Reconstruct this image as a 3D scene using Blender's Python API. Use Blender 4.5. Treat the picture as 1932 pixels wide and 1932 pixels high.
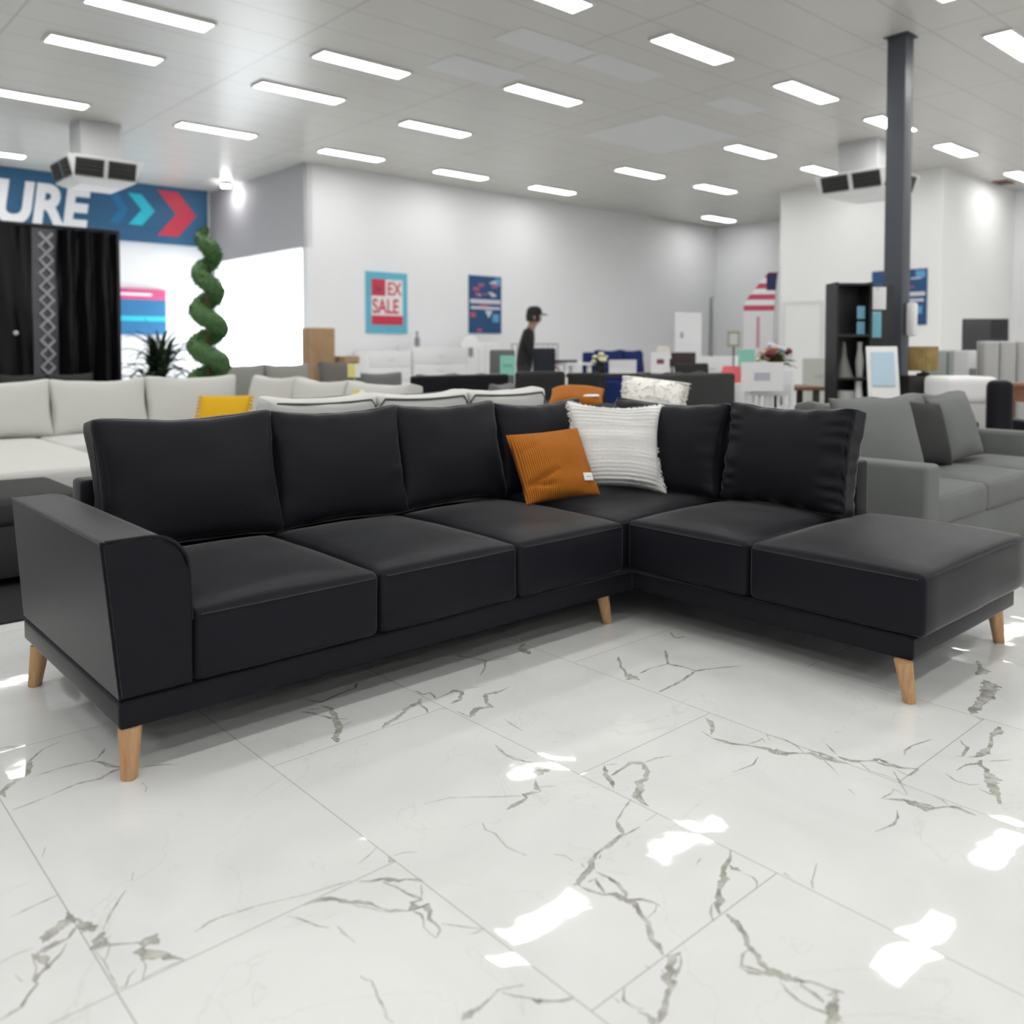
import bpy, bmesh, math, random
from mathutils import Vector, Matrix, noise
import numpy as np
for o in list(bpy.data.objects): bpy.data.objects.remove(o)
S = bpy.context.scene
COL = S.collection
R = math.radians
random.seed(7)

# ------------------------------------------------------------------ camera, world, exposure
HC = 1.153                       # camera height
YAW, PITCH, ROLL = 0.837972, 0.037733, 0.00045
FPX, CYP = 1642.0, 722.4
_f = Vector((math.cos(YAW)*math.cos(PITCH), math.sin(YAW)*math.cos(PITCH), -math.sin(PITCH)))
_r = Vector((math.sin(YAW), -math.cos(YAW), 0)); _d = _f.cross(_r)
_r2 = math.cos(ROLL)*_r + math.sin(ROLL)*_d; _d2 = -math.sin(ROLL)*_r + math.cos(ROLL)*_d
cam = bpy.data.objects.new('camera', bpy.data.cameras.new('camera')); COL.objects.link(cam)
cam.data.sensor_width = 36; cam.data.lens = FPX/1932*36
cam.data.shift_y = (CYP-966)/1932
cam.data.clip_start = 0.05; cam.data.clip_end = 200
M = Matrix((_r2, -_d2, -_f)).transposed().to_4x4(); M.translation = (0, 0, HC)
cam.matrix_world = M
cam.data.dof.use_dof = True; cam.data.dof.focus_distance = 2.9
cam.data.dof.aperture_fstop = (FPX/1932*0.036)/0.0155
S.camera = cam
W = bpy.data.worlds.new('world'); S.world = W; W.use_nodes = True
W.node_tree.nodes['Background'].inputs[0].default_value = (0.90, 0.95, 1.0, 1)
W.node_tree.nodes['Background'].inputs[1].default_value = 5.0
S.view_settings.view_transform = 'Standard'; S.view_settings.look = 'None'
S.view_settings.gamma = 1; S.view_settings.use_curve_mapping = False
S.view_settings.exposure = 0.66
PANEL_L = 12.0                   # brightness of the ceiling panels
S.cycles.use_denoising = True; S.cycles.use_light_tree = False
S.cycles.use_adaptive_sampling = True; S.cycles.adaptive_threshold = 0.08; S.cycles.adaptive_min_samples = 16
try: S.cycles.denoiser = 'OPENIMAGEDENOISE'
except Exception: pass
S.cycles.max_bounces = 6; S.cycles.diffuse_bounces = 3; S.cycles.glossy_bounces = 3
S.cycles.transparent_max_bounces = 12; S.cycles.sample_clamp_indirect = 8
S.cycles.caustics_reflective = False; S.cycles.caustics_refractive = False

def at(px, py, d):
    "world point at forward distance d for a direction read off the photograph"
    v = _r2*((px-966)/FPX) + _d2*((py-CYP)/FPX) + _f
    return Vector((0, 0, HC)) + v*d
def zat(py, d, px=966): return at(px, py, d).z

# ------------------------------------------------------------------ materials
MATS = {}
def mat(name, col, rough=0.6, spec=0.5, metal=0.0, bump=None, sheen=0.0, var=None, emit=None, coat=0.0):
    if name in MATS: return MATS[name]
    m = bpy.data.materials.new(name); m.use_nodes = True; MATS[name] = m
    nt = m.node_tree; b = nt.nodes['Principled BSDF']
    b.inputs['Base Color'].default_value = (*col, 1); b.inputs['Roughness'].default_value = rough
    b.inputs['Specular IOR Level'].default_value = spec; b.inputs['Metallic'].default_value = metal
    if sheen: b.inputs['Sheen Weight'].default_value = sheen; b.inputs['Sheen Roughness'].default_value = 0.24
    if coat: b.inputs['Coat Weight'].default_value = coat
    if emit: b.inputs['Emission Color'].default_value = (*emit[0], 1); b.inputs['Emission Strength'].default_value = emit[1]
    tc = nt.nodes.new('ShaderNodeTexCoord')
    if var:
        n = nt.nodes.new('ShaderNodeTexNoise'); n.inputs['Scale'].default_value = var[0]; n.inputs['Detail'].default_value = 5
        nt.links.new(tc.outputs['Object'], n.inputs['Vector'])
        r = nt.nodes.new('ShaderNodeValToRGB'); k = var[1]
        r.color_ramp.elements[0].position = 0.3; r.color_ramp.elements[1].position = 0.7
        r.color_ramp.elements[0].color = (*[c*(1-k) for c in col], 1); r.color_ramp.elements[1].color = (*[min(1, c*(1+k)) for c in col], 1)
        nt.links.new(n.outputs['Fac'], r.inputs[0]); nt.links.new(r.outputs[0], b.inputs['Base Color'])
    if bump:
        n = nt.nodes.new('ShaderNodeTexNoise'); n.inputs['Scale'].default_value = bump[0]; n.inputs['Detail'].default_value = 6
        nt.links.new(tc.outputs['Object'], n.inputs['Vector'])
        bp = nt.nodes.new('ShaderNodeBump'); bp.inputs['Strength'].default_value = bump[1]; bp.inputs['Distance'].default_value = bump[2]
        nt.links.new(n.outputs['Fac'], bp.inputs['Height']); nt.links.new(bp.outputs[0], b.inputs['Normal'])
    return m

def math_node(nt, op, a, b=None, c=None):
    n = nt.nodes.new('ShaderNodeMath'); n.operation = op
    for i, v in enumerate((a, b, c)):
        if v is None: continue
        if isinstance(v, (int, float)): n.inputs[i].default_value = v
        else: nt.links.new(v, n.inputs[i])
    return n.outputs[0]

def wave_cloth(name, c1, c2, axis, freq, depth, rough=0.85, sheen=0.3):
    "ribbed cloth: ribs run across one object axis"
    m = bpy.data.materials.new(name); m.use_nodes = True; nt = m.node_tree; b = nt.nodes['Principled BSDF']
    b.inputs['Roughness'].default_value = rough; b.inputs['Specular IOR Level'].default_value = 0.2
    b.inputs['Sheen Weight'].default_value = sheen
    tc = nt.nodes.new('ShaderNodeTexCoord'); sx = nt.nodes.new('ShaderNodeSeparateXYZ')
    nt.links.new(tc.outputs['Object'], sx.inputs[0])
    n = nt.nodes.new('ShaderNodeTexNoise'); n.inputs['Scale'].default_value = 60; nt.links.new(tc.outputs['Object'], n.inputs['Vector'])
    v = math_node(nt, 'MULTIPLY', sx.outputs[axis], freq*2*math.pi)
    v = math_node(nt, 'ADD', v, math_node(nt, 'MULTIPLY', n.outputs['Fac'], 1.2))
    s = math_node(nt, 'MULTIPLY_ADD', math_node(nt, 'SINE', v), 0.5, 0.5)
    mx = nt.nodes.new('ShaderNodeMix'); mx.data_type = 'RGBA'
    mx.inputs[6].default_value = (*c1, 1); mx.inputs[7].default_value = (*c2, 1)
    nt.links.new(s, mx.inputs[0]); nt.links.new(mx.outputs[2], b.inputs['Base Color'])
    bp = nt.nodes.new('ShaderNodeBump'); bp.inputs['Strength'].default_value = 0.6; bp.inputs['Distance'].default_value = depth
    nt.links.new(s, bp.inputs['Height']); nt.links.new(bp.outputs[0], b.inputs['Normal'])
    return m

# ------------------------------------------------------------------ object helpers
def tag(o, label=None, cat=None, group=None, kind=None):
    if label: o['label'] = label
    if cat: o['category'] = cat
    if group: o['group'] = group
    if kind: o['kind'] = kind
    return o
def thing(name, label, cat, loc=(0, 0, 0), rz=0, group=None):
    o = bpy.data.objects.new(name, None); COL.objects.link(o); o.location = loc; o.rotation_euler = (0, 0, rz)
    o.empty_display_size = 0.1
    return tag(o, label, cat, group)
def link_bm(name, bm, m, parent=None, smooth=40):
    me = bpy.data.meshes.new(name); bmesh.ops.recalc_face_normals(bm, faces=bm.faces); bm.to_mesh(me); bm.free()
    if m is not None:
        for mm in (m if isinstance(m, (list, tuple)) else [m]): me.materials.append(mm)
    if smooth:
        me.polygons.foreach_set('use_smooth', [True]*len(me.polygons))
        try: me.set_sharp_from_angle(angle=R(smooth))
        except Exception: pass
    o = bpy.data.objects.new(name, me); COL.objects.link(o)
    if parent: o.parent = parent
    return o

class MB:
    "collects simple solids into one mesh"
    def __init__(s): s.bm = bmesh.new()
    def _xf(s, vs, m): bmesh.ops.transform(s.bm, matrix=m, verts=vs)
    def box(s, x0, x1, y0, y1, z0, z1, bev=0.0, m=None, seg=2):
        r = bmesh.ops.create_cube(s.bm, size=1); vs = r['verts']
        s._xf(vs, Matrix.Translation(((x0+x1)/2, (y0+y1)/2, (z0+z1)/2)) @ Matrix.Diagonal((abs(x1-x0), abs(y1-y0), abs(z1-z0), 1)))
        if bev:
            es = list({e for v in vs for e in v.link_edges})
            r2 = bmesh.ops.bevel(s.bm, geom=es, offset=bev, segments=seg, profile=0.6, affect='EDGES'); vs = list({v for f in r2['faces'] for v in f.verts} | {v for v in vs if v.is_valid})
        if m is not None: s._xf([v for v in vs if v.is_valid], m)
        return s
    def tube(s, pts, r, n=8, cap=True, closed=False):
        pts = [Vector(p) for p in pts]; rings = []; N = len(pts)
        up = Vector((0.13, 0.21, 1)).normalized(); pu = None
        for i, p in enumerate(pts):
            a = pts[(i-1) % N] if (closed or i > 0) else p; b = pts[(i+1) % N] if (closed or i < N-1) else p
            t = (b-a).normalized()
            if pu is None:
                u = t.cross(up)
                if u.length < 1e-4: u = t.cross(Vector((1, 0, 0)))
            else: u = pu - t*pu.dot(t)
            u.normalize(); pu = u; v = t.cross(u)
            rr = r[i] if isinstance(r, (list, tuple)) else r
            rings.append([s.bm.verts.new(p + (u*math.cos(2*math.pi*k/n)+v*math.sin(2*math.pi*k/n))*rr) for k in range(n)])
        for i in range(N if closed else N-1):
            A, B = rings[i], rings[(i+1) % N]
            for k in range(n): s.bm.faces.new((A[k], A[(k+1) % n], B[(k+1) % n], B[k]))
        if cap and not closed: s.bm.faces.new(rings[0][::-1]); s.bm.faces.new(rings[-1])
        return s
    def lathe(s, prof, n=20, c=(0, 0, 0)):
        rings = [[s.bm.verts.new((c[0]+r*math.cos(2*math.pi*k/n), c[1]+r*math.sin(2*math.pi*k/n), c[2]+z)) for k in range(n)] for r, z in prof]
        for A, B in zip(rings, rings[1:]):
            for k in range(n): s.bm.faces.new((A[k], A[(k+1) % n], B[(k+1) % n], B[k]))
        if prof[0][0] > 1e-4: s.bm.faces.new(rings[0][::-1])
        if prof[-1][0] > 1e-4: s.bm.faces.new(rings[-1])
        return s
    def prism(s, poly, f0, f1):
        "poly: outline points mapped by f0 and f1 to the two end caps"
        A = [s.bm.verts.new(f0(p)) for p in poly]; B = [s.bm.verts.new(f1(p)) for p in poly]; n = len(poly)
        s.bm.faces.new(A[::-1]); s.bm.faces.new(B)
        for k in range(n): s.bm.faces.new((A[k], A[(k+1) % n], B[(k+1) % n], B[k]))
        return s
    def build(s, name, m, parent=None, smooth=40): return link_bm(name, s.bm, m, parent, smooth)

def axis_samples(half, r, n):
    "grid lines from -half to half, denser inside the rounded rim r"
    c = [-half, -half+r*0.15, -half+r*0.45, -half+r]; k = max(2, n)
    mid = [(-half+r) + (2*half-2*r)*i/k for i in range(1, k)]
    return c + mid + [-v for v in c[::-1]]
def soft_box(bm, sx, sy, sz, r, n=8, bulge=None, rip=0.0, seed=0, nz=4):
    "rounded upholstered block centred at the origin; bulge(u,v,w,p) may push a point"
    hx, hy, hz = sx/2, sy/2, sz/2
    X, Y, Z = axis_samples(hx, r, n), axis_samples(hy, r, n), axis_samples(hz, min(r, hz*0.9), nz)
    r = min(r, hz*0.98, hx*0.98, hy*0.98); cache = {}
    def V(x, y, z):
        k = (round(x, 6), round(y, 6), round(z, 6))
        if k in cache: return cache[k]
        p = Vector((x, y, z)); c = Vector((max(-hx+r, min(hx-r, x)), max(-hy+r, min(hy-r, y)), max(-hz+r, min(hz-r, z))))
        d = p-c
        if d.length > 1e-9: p = c+d.normalized()*r
        u, v, w = x/hx, y/hy, z/hz
        if bulge: p = bulge(u, v, w, p)
        if rip:
            q = Vector((x*7+seed*3.1, y*7-seed, z*7+seed*1.7)); p = p + Vector((noise.noise(q), noise.noise(q+Vector((9, 2, 4))), noise.noise(q+Vector((3, 8, 1)))))*rip
        cache[k] = bm.verts.new(p); return cache[k]
    def face(A, B, f):
        for i in range(len(A)-1):
            for j in range(len(B)-1):
                try: bm.faces.new((f(A[i], B[j]), f(A[i+1], B[j]), f(A[i+1], B[j+1]), f(A[i], B[j+1])))
                except ValueError: pass
    for z in (-hz, hz): face(X, Y, lambda a, b: V(a, b, z))
    for y in (-hy, hy): face(X, Z, lambda a, b: V(a, y, b))
    for x in (-hx, hx): face(Y, Z, lambda a, b: V(x, a, b))
    return bm
def seat_block(sx, sy, sz, r=0.022, crown=0.03, front=0.006, n=9, rip=0.002, seed=0, p=0.55):
    bm = bmesh.new()
    def b(u, v, w, q):
        a = max(0, 1-u*u); c = max(0, 1-v*v)
        if w > 0: q = q + Vector((0, 0, crown*(a*c)**p*w))
        q = q + Vector((front*u*(1-v*v)*(1-w*w), front*v*(1-u*u)*(1-w*w), 0))
        return q
    return soft_box(bm, sx, sy, sz, r, n, b, rip, seed)
def back_block(w, t, h, puff=0.05, r=0.03, n=10, rip=0.004, seed=0, pinch=0.02, ear=0.015, gather=0.0, sag=0.0):
    "back cushion: width x, thickness y, height z, origin at bottom centre; front is -y"
    bm = bmesh.new()
    def b(u, v, wz, q):
        a = max(0, 1-u*u); c = max(0, 1-wz*wz)
        y = v*(puff*(a*c)**0.6)*(1.0 if v < 0 else 0.6)
        x = -u*pinch*c*w*0.5 + u*ear*(1-c)*(1-a)
        z = -wz*pinch*a*h*0.4 + wz*ear*(1-a)*(1-c)
        z -= sag*a*max(0, wz)
        if gather:
            e = max(0, abs(u)-0.62)/0.38
            y += gather*e*math.sin(wz*21+seed*2+2.2*math.sin(wz*5+seed)+6*v)*0.6*(1 if v < 0 else 0.5); x += gather*0.16*e*math.sin(wz*17+seed+1.5*math.sin(wz*4))*abs(u)
            e2 = max(0, abs(wz)-0.72)/0.28
            y += gather*0.6*e2*math.sin(u*16+seed)
        return q + Vector((x, y, z))
    soft_box(bm, w, t, h, r, n, b, rip, seed, nz=max(6, n))
    bmesh.ops.translate(bm, vec=(0, 0, h/2), verts=bm.verts)
    return bm
def pillow_bm(w, h, t, n=26, pinch=0.07, rip=0.006, seed=0, ribs=0, ribd=0.0, jag=0.0, crease=None):
    "scatter cushion: width x, height z (origin at bottom centre), thickness y; front is -y"
    bm = bmesh.new(); rnd = random.Random(seed)
    ts = [math.sin(math.pi/2*(2*i/n-1)) for i in range(n+1)]
    def pos(u, v, sgn):
        x = w/2*u*(1-pinch*(1-v*v)); z = h/2*v*(1-pinch*(1-u*u))
        k = ((1-u*u)*(1-v*v))
        y = sgn*t/2*(k**0.42)
        q = Vector((x*6+seed, z*6, sgn*2.0)); y += sgn*rip*noise.noise(q*1.3)*min(1, k*6)
        if crease and sgn < 0:
            for (cu, cv, au, av, dp, wd) in crease:
                L = math.hypot(au, av); s1 = ((u-cu)*au+(v-cv)*av)/L; s2 = ((u-cu)*-av+(v-cv)*au)/L
                y += dp*math.exp(-(s2/wd)**2)*math.exp(-(s1/L)**2)
        if ribs: y += sgn*ribd*abs(math.sin(v*ribs*math.pi/2+0.35*noise.noise(Vector((u*3, v*3, seed)))))*min(1, k*8)
        return Vector((x, y, z))
    g = {}
    for sgn in (-1, 1):
        for i, u in enumerate(ts):
            for j, v in enumerate(ts):
                e = i in (0, n) or j in (0, n)
                if e and sgn == 1: g[(1, i, j)] = g[(-1, i, j)]; continue
                p = pos(u, v, sgn)
                if e and jag: p += Vector((rnd.uniform(-1, 1), rnd.uniform(-.5, .5), rnd.uniform(-1, 1)))*jag
                g[(sgn, i, j)] = bm.verts.new(p+Vector((0, 0, h/2)))
        for i in range(n):
            for j in range(n):
                f = [g[(sgn, i, j)], g[(sgn, i+1, j)], g[(sgn, i+1, j+1)], g[(sgn, i, j+1)]]
                try: bm.faces.new(f if sgn < 0 else f[::-1])
                except ValueError: pass
    return bm
def text(name, s, size, m, parent, loc, rot, bold=0.0, shear=0.0, ext=0.002, align='LEFT', sx=1.0):
    c = bpy.data.curves.new('tmp', 'FONT'); c.body = s; c.size = size; c.offset = bold; c.shear = shear; c.extrude = ext; c.align_x = align
    q = bpy.data.objects.new('tmp', c); COL.objects.link(q)
    me = bpy.data.meshes.new_from_object(q.evaluated_get(bpy.context.evaluated_depsgraph_get())); bpy.data.objects.remove(q)
    me.name = name; me.materials.clear(); me.materials.append(m)
    o = bpy.data.objects.new(name, me); COL.objects.link(o); o.location = loc; o.rotation_euler = rot; o.scale = (sx, 1, 1)
    if parent: o.parent = parent
    return o
# ------------------------------------------------------------------ materials used all over
WALL = mat('wall_paint', (0.88, 0.89, 0.905), 0.7, 0.3, bump=(60, 0.05, 0.002))
WALLW = mat('white_paint', (0.86, 0.86, 0.86), 0.65, 0.3)
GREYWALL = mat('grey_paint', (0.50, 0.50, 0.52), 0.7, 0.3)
BLACKL = mat('black_leather', (0.0115, 0.0120, 0.0158), 0.38, 0.10, bump=(330, 0.45, 0.0014), sheen=0.45)
PIPE = mat('black_piping', (0.010, 0.010, 0.012), 0.5, 0.4)
OAK = None
WHITE = mat('white_plastic', (0.82, 0.82, 0.82), 0.4)
WHITEM = mat('white_enamel', (0.86, 0.86, 0.87), 0.35)
BLACK = mat('black_plastic', (0.012, 0.012, 0.013), 0.45)
DARK = mat('charcoal_fabric', (0.035, 0.036, 0.036), 0.8, 0.25, bump=(300, 0.2, 0.002))
GREYF = mat('mid_grey_fabric', (0.17, 0.177, 0.174), 0.85, 0.25, bump=(260, 0.25, 0.002), var=(2, 0.08))
LIGHTF = mat('light_grey_fabric', (0.62, 0.62, 0.60), 0.9, 0.2, bump=(300, 0.3, 0.002), var=(2, 0.05))
TAUPE = mat('taupe_fabric', (0.30, 0.30, 0.28), 0.88, 0.2)
BROWNG = mat('brown_grey_fabric', (0.17, 0.155, 0.145), 0.88, 0.2)
STEEL = mat('brushed_steel', (0.55, 0.56, 0.58), 0.35, metal=0.9)
LEAF = mat('leaf_green', (0.05, 0.13, 0.035), 0.6, var=(30, 0.4))
DLEAF = mat('dark_leaf', (0.018, 0.04, 0.016), 0.55, var=(20, 0.3))
CARD = mat('cardboard', (0.42, 0.27, 0.15), 0.85, var=(8, 0.1))
BROWN = mat('brown_wood', (0.14, 0.06, 0.035), 0.5, var=(6, 0.3))
PAPER = mat('white_paper', (0.85, 0.85, 0.86), 0.7)
NAVY = mat('navy_fabric', (0.012, 0.025, 0.12), 0.85, 0.2)
MINT = mat('mint_card', (0.30, 0.68, 0.55), 0.7)
YEL = mat('yellow_card', (0.80, 0.72, 0.25), 0.7)

def oak_mat():
    m = bpy.data.materials.new('oak_wood'); m.use_nodes = True; nt = m.node_tree; b = nt.nodes['Principled BSDF']
    b.inputs['Roughness'].default_value = 0.42
    tc = nt.nodes.new('ShaderNodeTexCoord'); mp = nt.nodes.new('ShaderNodeMapping'); mp.inputs['Scale'].default_value = (40, 40, 5)
    nt.links.new(tc.outputs['Object'], mp.inputs[0])
    n = nt.nodes.new('ShaderNodeTexNoise'); n.inputs['Scale'].default_value = 2; n.inputs['Detail'].default_value = 6; nt.links.new(mp.outputs[0], n.inputs['Vector'])
    r = nt.nodes.new('ShaderNodeValToRGB'); r.color_ramp.elements[0].position = 0.3; r.color_ramp.elements[1].position = 0.75
    r.color_ramp.elements[0].color = (0.42, 0.225, 0.105, 1); r.color_ramp.elements[1].color = (0.60, 0.36, 0.185, 1)
    nt.links.new(n.outputs['Fac'], r.inputs[0]); nt.links.new(r.outputs[0], b.inputs['Base Color'])
    return m
OAK = oak_mat()

# ------------------------------------------------------------------ floor: polished marble tiles with traced veins
VC = (0.36, 0.36, 0.33)
def marble(vein):
    m = bpy.data.materials.new('marble_vein' if vein else 'marble_tile'); m.use_nodes = True; nt = m.node_tree; b = nt.nodes['Principled BSDF']
    L = nt.links.new
    b.inputs['Roughness'].default_value = 0.035; b.inputs['IOR'].default_value = 1.5
    tc = nt.nodes.new('ShaderNodeTexCoord'); sp = nt.nodes.new('ShaderNodeSeparateXYZ'); L(tc.outputs['Object'], sp.inputs[0])
    tx = math_node(nt, 'DIVIDE', math_node(nt, 'SUBTRACT', sp.outputs[0], 0.49), 0.6)
    ix = math_node(nt, 'FLOOR', tx); fx = math_node(nt, 'SUBTRACT', tx, ix)
    # every second column is shifted half a tile; the first two share their joints as in the shop
    par = math_node(nt, 'FLOORED_MODULO', math_node(nt, 'MAXIMUM', ix, 0.0), 2.0)
    ty = math_node(nt, 'DIVIDE', math_node(nt, 'SUBTRACT', sp.outputs[1], math_node(nt, 'MULTIPLY_ADD', par, -0.6, 1.605)), 1.2)
    iy = math_node(nt, 'FLOOR', ty); fy = math_node(nt, 'SUBTRACT', ty, iy)
    ex = math_node(nt, 'MULTIPLY', math_node(nt, 'MINIMUM', fx, math_node(nt, 'SUBTRACT', 1.0, fx)), 0.6)
    ey = math_node(nt, 'MULTIPLY', math_node(nt, 'MINIMUM', fy, math_node(nt, 'SUBTRACT', 1.0, fy)), 1.2)
    ed = math_node(nt, 'MINIMUM', ex, ey)
    gr = math_node(nt, 'LESS_THAN', ed, 0.0011)
    # slight dishing and tilt of each tile bends the reflections
    cv = nt.nodes.new('ShaderNodeCombineXYZ'); L(ix, cv.inputs[0]); L(iy, cv.inputs[1])
    wn = nt.nodes.new('ShaderNodeTexWhiteNoise'); wn.noise_dimensions = '2D'; L(cv.outputs[0], wn.inputs['Vector'])
    sw = nt.nodes.new('ShaderNodeSeparateXYZ'); L(wn.outputs['Color'], sw.inputs[0])
    lip = math_node(nt, 'MULTIPLY', math_node(nt, 'POWER', math_node(nt, 'SUBTRACT', 1.0, math_node(nt, 'MINIMUM', math_node(nt, 'DIVIDE', ed, 0.05), 1.0)), 2.0), -0.0004)
    nz = nt.nodes.new('ShaderNodeTexNoise'); nz.inputs['Scale'].default_value = 9; nz.inputs['Detail'].default_value = 1.5; L(tc.outputs['Object'], nz.inputs['Vector'])
    hgt = math_node(nt, 'ADD', math_node(nt, 'MULTIPLY', nz.outputs['Fac'], 0.0005), lip)
    hgt = math_node(nt, 'ADD', hgt, math_node(nt, 'MULTIPLY', math_node(nt, 'MULTIPLY', math_node(nt, 'SUBTRACT', fx, 0.5), math_node(nt, 'SUBTRACT', sw.outputs[0], 0.5)), 0.004))
    hgt = math_node(nt, 'ADD', hgt, math_node(nt, 'MULTIPLY', math_node(nt, 'MULTIPLY', math_node(nt, 'SUBTRACT', fy, 0.5), math_node(nt, 'SUBTRACT', sw.outputs[1], 0.5)), 0.008))
    bp = nt.nodes.new('ShaderNodeBump'); bp.inputs['Strength'].default_value = 1.0; bp.inputs['Distance'].default_value = 1.0
    L(hgt, bp.inputs['Height']); L(bp.outputs[0], b.inputs['Normal'])
    # cloudy white body with very faint threads
    n2 = nt.nodes.new('ShaderNodeTexNoise'); n2.inputs['Scale'].default_value = 2.2; n2.inputs['Detail'].default_value = 6; n2.inputs['Distortion'].default_value = 1.2; L(tc.outputs['Object'], n2.inputs['Vector'])
    r = nt.nodes.new('ShaderNodeValToRGB'); e = r.color_ramp.elements
    e[0].position = 0.25; e[0].color = (0.68, 0.69, 0.68, 1); e[1].position = 0.7; e[1].color = (0.765, 0.775, 0.765, 1)
    L(n2.outputs['Fac'], r.inputs[0])
    col = r.outputs[0]
    n3 = nt.nodes.new('ShaderNodeTexNoise'); n3.inputs['Scale'].default_value = 1.1; n3.inputs['Detail'].default_value = 7; n3.inputs['Distortion'].default_value = 2.0; L(tc.outputs['Object'], n3.inputs['Vector'])
    th = math_node(nt, 'SUBTRACT', 1.0, math_node(nt, 'MINIMUM', math_node(nt, 'DIVIDE', math_node(nt, 'ABSOLUTE', math_node(nt, 'SUBTRACT', n3.outputs['Fac'], 0.47)), 0.004), 1.0))
    mx0 = nt.nodes.new('ShaderNodeMix'); mx0.data_type = 'RGBA'; L(math_node(nt, 'MULTIPLY', th, 0.16), mx0.inputs[0]); L(col, mx0.inputs[6]); mx0.inputs[7].default_value = (*VC, 1)
    col = mx0.outputs[2]
    if vein:
        uv = nt.nodes.new('ShaderNodeUVMap'); su = nt.nodes.new('ShaderNodeSeparateXYZ'); L(uv.outputs[0], su.inputs[0])
        n4 = nt.nodes.new('ShaderNodeTexNoise'); n4.inputs['Scale'].default_value = 55; n4.inputs['Detail'].default_value = 5; L(tc.outputs['Object'], n4.inputs['Vector'])
        n5 = nt.nodes.new('ShaderNodeTexNoise'); n5.inputs['Scale'].default_value = 28; n5.inputs['Detail'].default_value = 3; L(tc.outputs['Object'], n5.inputs['Vector'])
        across = math_node(nt, 'ABSOLUTE', su.outputs[0])
        a = math_node(nt, 'ADD', across, math_node(nt, 'MULTIPLY', math_node(nt, 'SUBTRACT', n4.outputs['Fac'], 0.5), 1.5))
        alpha = nt.nodes.new('ShaderNodeMapRange'); alpha.inputs[1].default_value = 0.62; alpha.inputs[2].default_value = 0.48; alpha.inputs[3].default_value = 0; alpha.inputs[4].default_value = 1; L(a, alpha.inputs[0])
        rv = nt.nodes.new('ShaderNodeValToRGB'); ev = rv.color_ramp.elements
        ev[0].position = 0.32; ev[0].color = (0.26, 0.26, 0.235, 1); ev[1].position = 0.66; ev[1].color = (0.56, 0.56, 0.52, 1); L(n5.outputs['Fac'], rv.inputs[0])
        mg = nt.nodes.new('ShaderNodeMix'); mg.data_type = 'RGBA'; L(gr, mg.inputs[0]); L(rv.outputs[0], mg.inputs[6]); mg.inputs[7].default_value = (0.30, 0.30, 0.28, 1)
        L(mg.outputs[2], b.inputs['Base Color'])
        tr = nt.nodes.new('ShaderNodeBsdfTransparent'); ms = nt.nodes.new('ShaderNodeMixShader')
        L(alpha.outputs[0], ms.inputs[0]); L(tr.outputs[0], ms.inputs[1]); L(b.outputs[0], ms.inputs[2])
        L(ms.outputs[0], nt.nodes['Material Output'].inputs[0])
    else:
        mg = nt.nodes.new('ShaderNodeMix'); mg.data_type = 'RGBA'; L(math_node(nt, 'MULTIPLY', gr, 0.85), mg.inputs[0]); L(col, mg.inputs[6]); mg.inputs[7].default_value = (0.30, 0.30, 0.28, 1)
        L(mg.outputs[2], b.inputs['Base Color'])
    return m
X0, X1, Y0, Y1, CH = -7.0, 20.25, -8.0, 14.1, 4.5
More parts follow.
